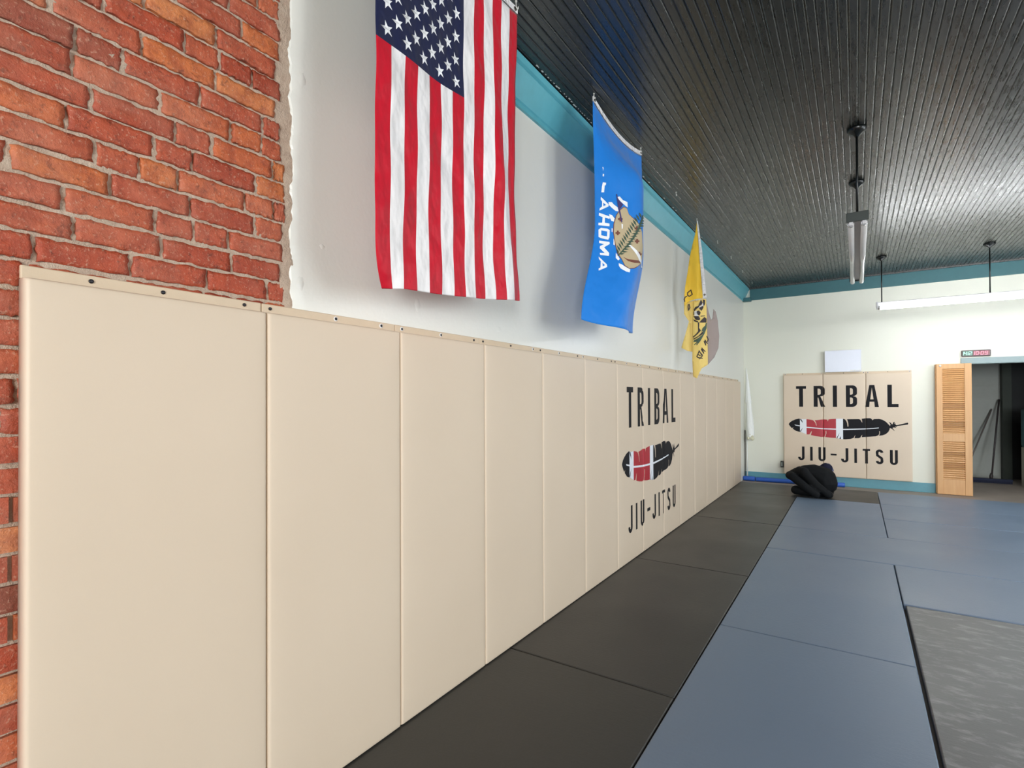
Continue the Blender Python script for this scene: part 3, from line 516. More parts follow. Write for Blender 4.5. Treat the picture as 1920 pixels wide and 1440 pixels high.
# letter builder: rings in metres, origin at the logo's left edge, pad bottom
def arc(cx, cy, rx, ry, a0, a1, n=10): return [(cx + rx * cos(a0 + (a1 - a0) * k / n), cy + ry * sin(a0 + (a1 - a0) * k / n)) for k in range(n + 1)]
def letter(ch, x0, x1, z0, z1, s):
    h = z1 - z0; w = x1 - x0; hp = pi / 2
    if ch == 'T': c = (x0 + x1) / 2; return [[[(x0, z1), (x0, z1 - s * .8), (c - s / 2, z1 - s * .8), (c - s / 2, z0), (c + s / 2, z0), (c + s / 2, z1 - s * .8), (x1, z1 - s * .8), (x1, z1)]]]
    if ch == 'I': return [[[(x0, z0), (x1, z0), (x1, z1), (x0, z1)]]]
    if ch == 'L': return [[[(x0, z0), (x1, z0), (x1, z0 + s * .8), (x0 + s, z0 + s * .8), (x0 + s, z1), (x0, z1)]]]
    if ch == 'A':
        c = (x0 + x1) / 2; tw = s * .62; f = .24; y = z0 + h * f; y2 = y + s * .7
        def xi(side, z): # inner edge
            return c + side * ((w / 2 - s * .95) * (z1 - z) / h)
        return [[[(x0, z0), (c - tw, z1), (c + tw, z1), (x1, z0), (x1 - s, z0), (x1 - s - (w * .5 - tw - s * .0) * .36 * f * 1.2, y), (x0 + s + (w * .5 - tw) * .36 * f * 1.2, y), (x0 + s, z0)], [(c - w * .5 + s * 1.28, y2), (c, z1 - s * .75), (c + w * .5 - s * 1.28, y2)]]]
    if ch == 'U':
        R = w / 2; ri = R - s; c = x0 + R
        return [[[(x0, z1)] + arc(c, z0 + R, R, R, pi, 2 * pi, 14) + [(x1, z1), (x1 - s, z1)] + arc(c, z0 + R, ri, R - s * .85, 0, -pi, 14) + [(x0 + s, z1)]]]
    if ch == 'J':
        R = w / 2; ri = R - s; c = x0 + R
        return [[[(x1, z1)] + arc(c, z0 + R, R, R, 0, -pi * .98, 14) + [(x0, z0 + R * 1.15), (x0 + s, z0 + R * 1.15)] + arc(c, z0 + R, max(ri, .004), R - s * .85, -pi, 0, 14) + [(x1 - s, z1)]]]
    if ch in 'BR':
        r = min(h * .25, w * .42); mid = z0 + h * .5; t = s * .8
        up_o = arc(x1 - r, z1 - r, r, r, hp, 0, 6) + arc(x1 - r, mid + r * .7, r, r * .7, 0, -hp, 6)
        ri = max(r - s * .6, .012)
        up_i = [(x0 + s, z1 - t), (x1 - s - ri, z1 - t)] + arc(x1 - s - ri, z1 - t - ri, ri, ri, hp, 0, 4) + arc(x1 - s - ri, mid + t * .5 + ri * .8, ri, ri * .8, 0, -hp, 4) + [(x0 + s, mid + t * .5)]
        if ch == 'B':
            lo_o = arc(x1 - r, mid - r * .7, r, r * .7, hp, 0, 6) + arc(x1 - r, z0 + r, r, r, 0, -hp, 6)
            lo_i = [(x0 + s, mid - t * .5), (x1 - s - ri, mid - t * .5)] + arc(x1 - s - ri, mid - t * .5 - ri * .8, ri, ri * .8, hp, 0, 4) + arc(x1 - s - ri, z0 + t + ri, ri, ri, 0, -hp, 4) + [(x0 + s, z0 + t)]
            return [[[(x0, z0), (x0, z1)] + up_o[:-1] + [(x1 - r * .8, mid)] + lo_o[1:], up_i, lo_i]]
        return [[[(x0, z0), (x0, z1)] + up_o + [(x0 + w * .62, mid - t * .2), (x1 + .004, z0), (x1 - s, z0), (x0 + w * .42, mid - t * .5), (x0 + s, mid - t * .5), (x0 + s, z0)], up_i]]
    if ch == 'S':
        R = w / 2; c = x0 + R; pts = [(x1 - s / 2, z1 - R * 1.0)]
        k = R - s / 2; ky = k
        top = arc(c, z1 - s / 2 - ky, k, ky, 0.0, pi * 1.0, 10); bot = arc(c, z0 + s / 2 + ky, k, ky, 0, -pi, 10)
        line = top + [(c - k * .9, (z0 + z1) / 2 + h * .10), (c + k * .9, (z0 + z1) / 2 - h * .10)] + bot
        L, Rr = [], []
        for i, (x, y) in enumerate(line):
            xa, ya = line[max(i - 1, 0)]; xb, yb = line[min(i + 1, len(line) - 1)]; d = math.hypot(xb - xa, yb - ya); nx, ny = -(yb - ya) / d * s / 2, (xb - xa) / d * s / 2
            L.append((x + nx, y + ny)); Rr.append((x - nx, y - ny))
        return [[L + Rr[::-1]]]
TR = [('T', .195, .345, .044), ('R', .455, .617, .058), ('I', .729, .788, .058), ('B', .911, 1.063, .056), ('A', 1.170, 1.351, .054), ('L', 1.461, 1.602, .058)]
JJ = [('J', .219, .315, .038), ('I', .397, .434, .037), ('U', .518, .620, .037), ('-', .692, .776, 0), ('J', .837, .938, .038), ('I', 1.019, 1.055, .036), ('T', 1.132, 1.231, .037), ('S', 1.303, 1.403, .037), ('U', 1.486, 1.587, .037)]
def lettering_polys(row):
    out = []
    for ch, a, b, s in (TR if row == 0 else []): out += letter(ch, a, b, 1.150, 1.500, .058 if ch == 'T' else s)
    for ch, a, b, s in (JJ if row else []):
        if ch == '-': out.append([[(a, .350), (b, .350), (b, .380), (a, .380)]])
        else: out += letter(ch, a, b, .245, .478, s)
    return out
def logo_parts(pads, sc, par_fns):
    """cut the three-pad print at the pad seams, drape each piece on its own pad"""
    W = pads[0].W
    for i, p in enumerate(pads):
        lo, hi = i * W + .0022, (i + 1) * W - .0022
        for nm, mats, build, lift in (
            ('upper_lettering', ['print_black'], 0, 0), ('lower_lettering', ['print_black'], 1, 0),
            ('feather_print', ['print_black', 'print_white', 'print_red'], None, .0010)):
            layers = []
            if 'lettering' in nm: layers = [(lettering_polys(build), 0, .0010, 0)]
            else: layers = [([[FEATHER]], 'band', .0010, 0), ([[q] for q in SLITS], 0, .0016, 1), ([[RIB]], 1, .0020, 2)]
            final = bmesh.new()
            for polys, mi, lift, _ in layers:
                b = bmesh.new(); polys2d(b, polys, 0 if mi == 'band' else mi)
                for v in b.verts: v.co.x *= sc
                if mi == 'band':
                    for x in BANDS: bmesh.ops.bisect_plane(b, geom=b.verts[:] + b.edges[:] + b.faces[:], plane_co=(x * sc, 0, 0), plane_no=(1, 0, 0))
                    for f in b.faces:
                        c = f.calc_center_median().x / sc
                        f.material_index = 0 if c < BANDS[0] else 1 if c < BANDS[1] else 2 if c < BANDS[2] else 1 if c < BANDS[3] else 0
                bmesh.ops.bisect_plane(b, geom=b.verts[:] + b.edges[:] + b.faces[:], plane_co=(lo, 0, 0), plane_no=(-1, 0, 0), clear_outer=True)
                bmesh.ops.bisect_plane(b, geom=b.verts[:] + b.edges[:] + b.faces[:], plane_co=(hi, 0, 0), plane_no=(1, 0, 0), clear_outer=True)
                if not b.faces: b.free(); continue
                us = [i * W + q for q in (.004, .007, .010, .014, .03, .05, .08)]; us += [2 * i * W + W - x for x in us] + [i * W + W * q / 12 for q in range(2, 11)]
                slice_grid(b, us, frange(.2, 1.6, .06))
                for v in b.verts:
                    u = v.co.x - i * W; vv = v.co.y
                    v.co = p.P(u, vv, p.depth(u, vv) + lift)
                me = bpy.data.meshes.new('tmp'); b.to_mesh(me); b.free(); final.from_mesh(me); bpy.data.meshes.remove(me)
            if final.faces:
                for f in final.faces:
                    if f.normal.dot(p.n) < 0: f.normal_flip()
                par_fns[i](obj(nm, final, mats, smooth=True))
            else: final.free()

labels = ['tan vinyl wall pad at the near end of the long row, against the brick',
 'tan wall pad just after the near end one, left of the US flag shadow', 'tan wall pad directly below the left half of the US flag stripes', 'tan wall pad below the right edge of the US flag',
 'tan wall pad below the gap between the US flag and the blue flag', 'tan wall pad directly below the blue flag, just before the logo pads',
 'tan wall pad on the left wall carrying the T, R and the feather tip', 'tan wall pad on the left wall carrying the middle of the feather and the hyphen', 'tan wall pad on the left wall carrying the L and the feather quill',
 'plain tan wall pad just beyond the left wall logo', 'plain tan wall pad, second beyond the left wall logo, under the yellow flag', 'plain tan wall pad, third beyond the left wall logo', 'plain tan wall pad, third from the far corner on the left wall', 'plain tan wall pad, next to last before the far corner on the left wall', 'last tan wall pad of the long row, at the far corner beside the white bag']
sets = [[(.14, 0), (.31, 0), (.55, 0)], [(.03, 0), (.30, 1), (.53, 1)], [(.04, 1), (.30, 1), (.56, 0)], [(.03, 0), (.3, 0), (.55, 1)], [(.03, 0), (.28, 1), (.56, 0)]]
padsL, fnL = [], []
for k in range(15):
    p = Pad((XW, PW * k, 0.003), (0, 1, 0), (1, 0, 0), PW, 1.686, 40 + k, 0.0012 if k in (5, 6, 7, 8) else 0.0)
    e, fn = make_pad(p, sets[k] if k < 5 else [(.04, k % 2), (.3, 1 - k % 2), (.57, 0)], labels[k], 'tan pads along the left wall'); padsL.append(p); fnL.append(fn)
logo_parts(padsL[6:9], PW / .59 * 0.985, fnL[6:9])
padsB, fnB = [], []
bl = ['left tan pad of three on the back wall, carrying the feather tip', 'tan wall pad on the back wall under the whiteboard, middle of the logo', 'tan wall pad on the back wall carrying the feather quill and letter L']
for k in range(3):
    p = Pad((.581 + .59 * k, YB, .112), (1, 0, 0), (0, -1, 0), .59, 1.686, 80 + k, 0.0)
    e, fn = make_pad(p, [(.03, 1), (.29, 0), (.565, 1)], bl[k], 'tan logo pads on the back wall'); padsB.append(p); fnB.append(fn)
logo_parts(padsB, 1.0, fnB)

# ------------------------------------------------------------------ floor mats
def floor_mat(x0, x1, y0, y1, mk, label, group, name='floor_mat', dz=0.0):
    bm = bmesh.new(); g = .0030
    box(bm, (x0 + g, y0 + g, ZF), (x1 - g, y1 - g, dz), 0, .006)
    o = obj(name, bm, mk)
    for f in o.data.polygons: f.use_smooth = f.area < .05
    # origin at the mat's base
    c = Vector(((x0 + x1) / 2, (y0 + y1) / 2, ZF)); o.data.transform(Matrix.Translation(-c)); o.location = c
    return tag(o, label, 'floor mat', group)
xa, xb = -.050, .910
G1 = 'black mats along the left wall'; G2 = 'blue gray mats in the column beside the black strip'; G3 = 'blue gray mats laid crosswise on the right'
xg = 1.885
floor_mat(xa, xb, -1.93, .07, 'mat_black', 'black floor mat along the pads, nearest the camera and out of view', G1)
floor_mat(xa, xb, .07, 2.07, 'mat_black', 'large black floor mat beside the pads at the bottom centre of the photo', G1, dz=-.0005)
floor_mat(xa, xb, 2.07, 4.075, 'mat_black', 'black floor mat beside the pads, next beyond the nearest one in view', G1)
floor_mat(xa, xb, 4.075, 6.07, 'mat_black', 'black floor mat beside the jiu-jitsu logo pads on the left wall', G1, dz=-.001)
floor_mat(xa, xb, 6.07, 8.09, 'mat_black', 'black floor mat beside the last plain pads of the left wall', G1)
floor_mat(xa, xg, 8.09, 9.16, 'mat_black', 'dark floor mat laid crosswise under the black dummy, nearest the back wall', G1, dz=-.001)
floor_mat(xb, xg, 1.03, 3.03, 'mat_gray', 'blue gray floor mat at the bottom edge of the photo', G2)
floor_mat(xb, xg, -.97, 1.03, 'mat_gray', 'blue gray floor mat in the column, behind the bottom edge of view', G2)
floor_mat(xb, xg, 3.03, 5.045, 'mat_gray', 'blue gray floor mat left of the scuffed charcoal mat, second from the bottom edge', G2, dz=-.0012)
floor_mat(xb, 2.9, 5.045, 6.06, 'mat_gray', 'blue gray mat crossing from the column into the right field of mats', G3, dz=.0004)
floor_mat(xb, xg, 6.06, 8.09, 'mat_gray', 'blue gray floor mat just in front of the black dummy', G2, dz=-.0006)
rows = [(4.035, 5.045, 'just beyond the scuffed charcoal mat'), (6.06, 7.07, 'third row crosswise beyond the scuffed mat'), (7.07, 8.09, 'crosswise, second row from the closet'), (8.09, 9.15, 'nearest the louvred door')]
for i, (a, b, tx) in enumerate(rows):
    floor_mat(xg, 3.885, a, b, 'mat_gray', 'blue gray floor mat ' + tx, G3, dz=-.0008 * (i % 2))
    floor_mat(3.885, 5.885, a, b, 'mat_gray', 'blue gray floor mat ' + tx + ', out of frame', G3, dz=-.0008 * ((i + 1) % 2))
floor_mat(2.9, 4.9, 5.045, 6.06, 'mat_gray', 'blue gray floor mat right of the one crossing into the column', G3)
xs_ = xg + .012
floor_mat(xs_, xs_ + 1.0, 2.03, 4.03, 'mat_scuffed', 'scuffed charcoal floor mat at the lower right corner of the photo', 'charcoal mats on the right', dz=-.004)
floor_mat(xs_, xs_ + 1.0, .02, 2.03, 'mat_scuffed', 'scuffed charcoal floor mat below the bottom edge of view', 'charcoal mats on the right', dz=-.004)
floor_mat(xs_ + 1.0, xs_ + 2.0, 2.03, 4.03, 'mat_scuffed', 'scuffed charcoal floor mat beyond the right edge of view', 'charcoal mats on the right', dz=-.004)

# ------------------------------------------------------------------ flags
def sm(x, a, b):
    x = min(1, max(0, (x - a) / (b - a))); return x * x * (3 - 2 * x)
def us_surf(s, t):
    Y = .872 + .922 * s; z = 3.315 - .06 * (1 - s) - .012 * 4 * s * (1 - s) - t * 1.455
    X = .23 + .006 * sin(9 * s + 2 * t) * sm(t, 0, .3) + .024 * exp(-((s - .84 + .05 * sin(5 * t)) / .07) ** 2) * sm(t, .1, .6) - .010 * exp(-((s - .68) / .08) ** 2) * sm(t, .2, .8)
    Y -= .03 * sm(s, .6, 1) * sin(pi * t) * .9
    k = max(0, (t - .86) / .14) ** 2 * max(0, 1 - s / .16)
    Y += .075 * k; X -= .04 * k; z += .03 * sm(t, .5, 1) * s
    Y += .02 * sm(t, .85, 1) * s - .018 * t * (1 - s)
    X += .0022 * sin(t * 17 + s * 13) * sm(t, .1, .4) + .0016 * sin(t * 31 - s * 21)
    return Vector((X, Y, z))
def ok_surf(s, t):
    Y = 2.695 + .915 * s; z = 3.315 - .06 * 4 * s * (1 - s) - t * (1.43 - .02 * s)
    b = sm(t, .0, .3)
    X = .228 + .20 * b * max(0, sin(pi * min(1, max(0, s)) ** .9)) ** 1.2 + .01 * sin(14 * s + 3 * t) * b
    Y -= b * .125 * sin(pi * s)
    k = sm(t, .55, 1)
    Y -= .19 * k; X -= .03 * k * s
    return Vector((X, Y, z))
def lift_fn(surf, d):
    def f(s, t):
        e = 1e-3; p = surf(s, t); n = (surf(s + e, t) - p).cross(surf(s, t + e) - p).normalized()
        if n.x < 0 and abs(n.x) > abs(n.y): n = -n
        elif abs(n.x) <= abs(n.y) and n.y > 0 and n.x < 0: n = -n
        return p + n * d
    return f
def thicken(o, th=.0012):
    md = o.modifiers.new('solid', 'SOLIDIFY'); md.thickness = th; md.offset = -1; return o
def kid(o, e): o.parent = e; o.matrix_parent_inverse = Matrix.Translation(-e.location); return o
def band_and_ends(surf, e, w=.035, n=30):
    bm = bmesh.new()
    up = lambda s, q: surf(s, 0) + Vector((.0, 0, .004 + .032 * (1 - q)))
    f1 = lambda u, v: up(u, v) + Vector((.0035, 0, 0)); grid(bm, f1, n, 2)
    f2 = lambda u, v: up(u, v) + Vector((-.0035, 0, 0)); grid(bm, f2, n, 2)
    kid(obj('hoist_band', bm, 'fl_band'), e)
    for s in (.025, .975):
        c = surf(s, 0) + Vector((.004, 0, .020)); bm = bmesh.new(); lathe(bm, [(.010, 0), (.010, .002), (.006, .003)], c, (1, 0, 0), 14); kid(obj('grommet', bm, 'brass'), e)
def hook(x, y, label, group=None, top=ZC):
    bm = bmesh.new(); pts = [(x, y, top + .004), (x, y, top - .022)] + [(x, y + .010 - .010 * cos(a), top - .022 - .012 * sin(a)) for a in [pi * q / 6 for q in range(1, 8)]]
    tube(bm, pts, .0022, 8); lathe(bm, [(.006, -.004), (.006, 0.0)], (x, y, top), (0, 0, 1), 10)
    c = Vector((x, y, top)); o = obj('ceiling_hook', bm, 'hook'); o.data.transform(Matrix.Translation(-c)); o.location = c
    return tag(o, label, 'hook', group)

e = tag(empty('flag', us_surf(.5, 0)), 'striped US flag with white stars on navy, hung vertically, nearest of the three flags', 'flag')
bm = bmesh.new(); NS = 78
def usmat(s, t):
    if s < 7 / 13 and t < .4: return 2
    return int(s * 13) % 2
grid(bm, lambda s, t: us_surf(s, t), NS, 100, usmat)
thicken(kid(obj('cloth', bm, ['fl_red', 'fl_white', 'fl_navy']), e))
bm = bmesh.new(); lf = lift_fn(us_surf, .0015)
def fly_hem(bm): grid(bm, lambda s, t: lf(s, .965 + .033 * t), NS, 2, lambda s, t: int(s * 13) % 2)
fly_hem(bm); kid(obj('fly_hem', bm, ['fl_red', 'fl_white']), e)
lf = lift_fn(us_surf, .0016)
for i in range(9):
    for j in range(11):
        if (i + j) % 2: continue
        if len([1]) and (i % 2 == 0 and j % 2 == 0 or i % 2 == 1 and j % 2 == 1):
            cs = (i + 1) * (7 / 13) / 10; ct = (j + 1) * .4 / 12; R = .029
            ring = [(cs - (R if q % 2 == 0 else R * .382) * cos(pi * q / 5) / .922, ct + (R if q % 2 == 0 else R * .382) * sin(pi * q / 5) / 1.455) for q in range(10)]
            bm = bmesh.new(); polys2d(bm, [[ring]]); slice_grid(bm, [cs - .012, cs, cs + .012], [ct - .008, ct, ct + .008]); mapped(bm, lf)
            kid(obj('star', bm, 'fl_star', smooth=True), e)
band_and_ends(us_surf, e)

e = tag(empty('flag', ok_surf(.5, 0)), 'bright blue flag with tan shield and white lettering, hanging between the other two flags', 'flag')
bm = bmesh.new(); grid(bm, ok_surf, 80, 90); thicken(kid(obj('cloth', bm, 'fl_blue'), e))
def okdecal(name, keys, lift):
    bm = bmesh.new()
    for q, k in enumerate(keys): polys2d(bm, OKD[k], q)
    slice_grid(bm, frange(.02, 1, .025), frange(.1, .9, .02)); mapped(bm, lift_fn(ok_surf, lift)); return bm
for nm, keys, mats, lift in (('letter', ['W'], ['fl_star'], .0015), ('feather', ['FEATHERS'], ['fl_star'], .0020), ('shield_border', ['BORDER'], ['brown_print'], .0025), ('shield', ['TAN'], ['tan_print'], .0032),
                             ('cross', ['CROSS'], ['brown_print'], .0040), ('pipe', ['STICK', 'PIPE'], ['purple_print', 'fl_star'], .0045), ('olive_branch', ['BRANCH'], ['green_print'], .0052)):
    if nm in ('letter', 'cross', 'feather'):
        allp = OKD[keys[0]]
        for q in range(len(allp)):
            OKD['one'] = [allp[q]]; kid(obj(nm, okdecal(nm, ['one'], lift), mats), e)
    else: kid(obj(nm, okdecal(nm, keys, lift), mats), e)
band_and_ends(ok_surf, e)

# yellow flag hanging by a single corner
P0 = Vector((.176, 5.5, 0)); gn = Vector((0.23901857, -0.971015, 0)); ge = Vector((0.971015, 0.23901857, 0))
e = tag(empty('flag', (.176, 5.5, 3.33)), 'yellow rattlesnake flag hanging limp from one corner, farthest of the three flags', 'flag')
def gfn(dep): return lambda a, z: P0 + ge * a + Vector((0, 0, z)) + gn * dep(a, z)
tp = lambda z: min(1, max(0, (3.33 - z) / .7))
d_up = lambda a, z: tp(z) * (.055 + .022 * sin(a * 42 + 1.2) + .008 * sin(z * 9 + a * 30))
d_lo = lambda a, z: -.015 + .012 * sin(a * 45 + z * 3)
d_ce = lambda a, z: .022 + .012 * sin(a * 38 + .5) + .006 * sin(z * 11)
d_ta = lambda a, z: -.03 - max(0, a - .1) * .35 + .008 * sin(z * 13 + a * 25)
def gpiece(bm, polys, dep, mi, lift=0.0, cell=.03):
    b = bmesh.new(); polys2d(b, polys, mi); slice_grid(b, frange(-.2, .3, cell), frange(1.6, 3.4, cell)); mapped(b, gfn(lambda a, z: dep(a, z) + lift))
    me = bpy.data.meshes.new('t'); b.to_mesh(me); b.free(); bm.from_mesh(me); bpy.data.meshes.remove(me)
bm = bmesh.new()
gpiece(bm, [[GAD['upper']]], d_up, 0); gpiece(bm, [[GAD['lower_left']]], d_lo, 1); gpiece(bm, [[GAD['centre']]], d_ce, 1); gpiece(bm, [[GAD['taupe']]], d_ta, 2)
for f in bm.faces: f.smooth = True
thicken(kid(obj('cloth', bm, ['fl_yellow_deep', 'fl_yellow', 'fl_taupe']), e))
bm = bmesh.new(); gpiece(bm, [[GAD['strip']]], lambda a, z: tp(z) * .07 + .004, 0); thicken(kid(obj('hoist_band', bm, 'fl_band', smooth=True), e), .003)
bm = bmesh.new(); a, z = GAD['strip'][3][0] - .018, GAD['strip'][3][1] + .03; lathe(bm, [(.012, 0), (.012, .002), (.007, .003)], gfn(lambda a, z: .075)(a, z), gn, 14); kid(obj('grommet', bm, 'brass'), e)
bm = bmesh.new(); gpiece(bm, [[q] for q in GAD['green']], d_ce, 1, .003); gpiece(bm, [[q] for q in GAD['tan']], d_ce, 2, .004); gpiece(bm, [[q] for q in GAD['black']], d_ce, 0, .005); kid(obj('snake_print', bm, ['ink', 'green_print', 'fl_band']), e)
bm = bmesh.new()
for q in GAD['text'][:4]: gpiece(bm, stroke(q, .011), d_up, 0, .004)
for q in GAD['text'][4:]: gpiece(bm, stroke(q, .010), d_ce, 0, .004)
kid(obj('lettering', bm, 'ink'), e)

HG = 'white hooks in the ceiling'
hook(.235, 1.775, 'white ceiling hook holding the right corner of the US flag', HG, ZC)
hook(.23, .895, 'ceiling hook holding the left corner of the US flag, above the frame', HG)
hook(.23, 2.71, 'white ceiling hook holding the near corner of the blue flag', HG); hook(.23, 3.59, 'white ceiling hook holding the far corner of the blue flag', HG)
hook(.188, 5.50, 'white ceiling hook holding the yellow flag by one corner', HG)
for (y, x), tx in zip(((4.63, .21), (6.47, .2), (7.31, .2), (8.26, .19), (9.2, .18)), ('between the blue and the yellow flag', 'just beyond the yellow flag', 'second beyond the yellow flag', 'next to last before the back wall', 'in the far corner by the back wall')):
    hook(x, y, 'empty white ceiling hook ' + tx, HG)

# ------------------------------------------------------------------ pendant fluorescent fixtures
def fixture(along, cx, cy, zt, length, rods, lit, label, near_bracket=True):
    """along 'y' or 'x'; (cx,cy) is the near/left end; zt = top of housing"""
    e = empty('pendant_light', (cx, cy, zt)); tag(e, label, 'ceiling light')
    def P(l, s, z): return (cx + s, cy + l, z) if along == 'y' else (cx + l, cy + s, z)
    def bx(bm, l0, l1, s0, s1, z0, z1, mi=0, bev=0.0):
        a = P(l0, s0, z0); b = P(l1, s1, z1); box(bm, [min(a[i], b[i]) for i in range(3)], [max(a[i], b[i]) for i in range(3)], mi, bev)
    for d in rods:
        bm = bmesh.new(); tube(bm, [P(d, 0, zt), P(d, 0, ZC - .03)], .0075, 10); kid(obj('hanging_rod', bm, 'metal_black'), e)
        bm = bmesh.new(); lathe(bm, [(.062, 0), (.062, -.012), (.05, -.032), (.022, -.048), (.012, -.062)], P(d, 0, ZC - .0005), (0, 0, 1), 22); kid(obj('canopy', bm, 'metal_black'), e)
    bm = bmesh.new(); bx(bm, .0, length, -.036, .036, zt - .05, zt, 0, .006); kid(obj('housing', bm, 'white_metal' if lit else 'gray_metal'), e)
    for l0, l1 in ((-.012, .012), (length - .012, length + .012)):
        bm = bmesh.new(); bx(bm, l0, l1, -.068, .068, zt - .062, zt + .004, 0, .003); kid(obj('end_bracket', bm, 'white_metal' if lit else 'bracket'), e)
    for s in (-.040, .040):
        bm = bmesh.new(); tube(bm, [P(.035, s, zt - .074), P(length - .035, s, zt - .074)], .0205, 18)
        tb = kid(obj('tube', bm, ('tube_warm' if lit == 'warm' else 'tube_on') if lit else 'tube_off'), e)
        for a, b in ((.013, .035), (length - .035, length - .013)):
            bm = bmesh.new(); tube(bm, [P(a, s, zt - .074), P(b, s, zt - .074)], .021, 14); kid(obj('tube_cap', bm, 'tube_cap'), e)
    for l in (.0, length):
        for s in (-.040, .040):
            bm = bmesh.new(); bx(bm, l - .008, l + .008, s - .012, s + .012, zt - .088, zt - .063, 0, .003); kid(obj('lamp_holder', bm, 'white_metal'), e)
    return e
fixture('y', 1.648, 4.10, 2.730, 2.30, [.085, 1.215], False, 'unlit twin tube pendant light pointing away from the camera on black rods')
fixture('x', 1.885, 8.53, 2.735, 2.44, [.055, 1.185, 2.385], True, 'lit pendant tube light parallel to the back wall')
fixture('x', 3.35, 3.5, 2.745, 2.44, [.06, 1.2, 2.38], True, 'added fill tube light, unseen beyond the right edge of view')  # added fixture, fills the left wall from outside the view
fixture('x', 3.85, 6.1, 2.745, 2.44, [.06, 1.2, 2.38], True, 'added fill tube light, unseen beyond the right edge, nearer the back wall')  # second added fixture, lifts the middle and far pads
fixture('x', 1.9, -1.9, 2.745, 2.44, [.06, 1.2, 2.38], 'warm', 'added warm tube light, unseen behind the camera')  # added to warm the near pads and brick, never in view

# ------------------------------------------------------------------ things on the back wall
e = tag(empty('whiteboard', (1.4525, YB, 1.805)), 'small white marker board resting above the middle logo pad on the back wall', 'whiteboard')
bm = bmesh.new(); box(bm, (1.207, YB - .062, 1.840), (1.700, YB - .0545, 2.183), 0, .002); kid(obj('board', bm, 'wb'), e)
bm = bmesh.new()
for lo, hi in (((1.200, 1.833), (1.208, 2.190)), ((1.699, 1.833), (1.707, 2.190)), ((1.208, 2.183), (1.699, 2.190)), ((1.208, 1.833), (1.699, 1.840))): box(bm, (lo[0], YB - .066, lo[1]), (hi[0], YB - .053, hi[1]), 0, .0015)
kid(obj('frame', bm, 'wb_frame'), e)
bm = bmesh.new(); box(bm, (1.24, YB - .053, 1.90), (1.28, YB - .001, 2.15)); box(bm, (1.62, YB - .053, 1.90), (1.66, YB - .001, 2.15)); kid(obj('bracket', bm, 'wb_frame'), e)
for x0, x1 in ((1.555, 1.59), (1.60, 1.625), (1.64, 1.652), (1.668, 1.690)):
    bm = bmesh.new(); box(bm, (x0, YB - .073, 1.843), (x1, YB - .0665, 1.862), 0, .002); kid(obj('magnet', bm, 'hook'), e)
e = tag(empty('led_clock', (3.105, YB, 2.012)), 'small LED wall clock with green and red digits above the closet opening', 'clock')
cx0, cx1, cz0, cz1, cy = 2.942, 3.268, 2.010, 2.102, YB - .034
bm = bmesh.new(); box(bm, (cx0, cy, cz0), (cx1, YB - .0005, cz1), 0, .008); kid(obj('case', bm, 'clock_body'), e)
bm = bmesh.new(); box(bm, (cx0 + .012, cy - .002, cz0 + .012), (3.070, cy - .0002, cz1 - .012)); kid(obj('green_panel', bm, 'clock_green_glass'), e)
bm = bmesh.new(); box(bm, (3.072, cy - .002, cz0 + .012), (cx1 - .014, cy - .0002, cz1 - .012)); kid(obj('red_panel', bm, 'clock_red_glass'), e)
SEG = {'0': 'abcdef', '1': 'bc', '2': 'abged', '9': 'abcdfg', '4': 'fgbc', 'M': 'abcef'}
def seg7(ch, x, z, w, h, k=.0075):
    out = []; q = h / 2; sl = .10
    S = {'a': (0, h, w, h), 'g': (0, q, w, q), 'd': (0, 0, w, 0), 'f': (0, q, 0, h), 'b': (w, q, w, h), 'e': (0, 0, 0, q), 'c': (w, 0, w, q)}
    for c in SEG[ch]:
        x0, y0, x1, y1 = S[c]; out += stroke([(x + x0 + sl * y0, z + y0), (x + x1 + sl * y1, z + y1)], k)
    return out
def digits(name, items, mk):
    bm = bmesh.new()
    for ch, x, w in items:
        if ch == ':': polys2d(bm, [[[(x, cz0 + .034), (x + .008, cz0 + .034), (x + .008, cz0 + .042), (x, cz0 + .042)]], [[(x + .003, cz0 + .052), (x + .011, cz0 + .052), (x + .011, cz0 + .060), (x + .003, cz0 + .060)]]])
        else: polys2d(bm, seg7(ch, x, cz0 + .022, w, .046))
    for v in bm.verts: v.co = Vector((v.co.x, cy - .0035, v.co.y))
    kid(obj(name, bm, mk), e)
digits('red_digits', [('1', 3.072, .014), ('0', 3.103, .024), (':', 3.140, 0), ('0', 3.157, .024), ('9', 3.200, .026)], 'led_red')
digits('green_digits', [('1', 2.950, .012), ('4', 2.972, .022), ('1', 2.992, .020), ('2', 3.027, .026)], 'led_green')
e = tag(empty('outlet_box', (.553, YB, .214)), 'small black outlet box on the back wall left of the logo pads', 'outlet')
bm = bmesh.new(); box(bm, (.530, YB - .04, .214), (.576, YB - .0005, .322), 0, .004); kid(obj('box', bm, 'outlet_black'), e)
bm = bmesh.new(); box(bm, (.540, YB - .043, .235), (.560, YB - .0405, .302), 0, .001); kid(obj('socket', bm, 'outlet_face'), e)

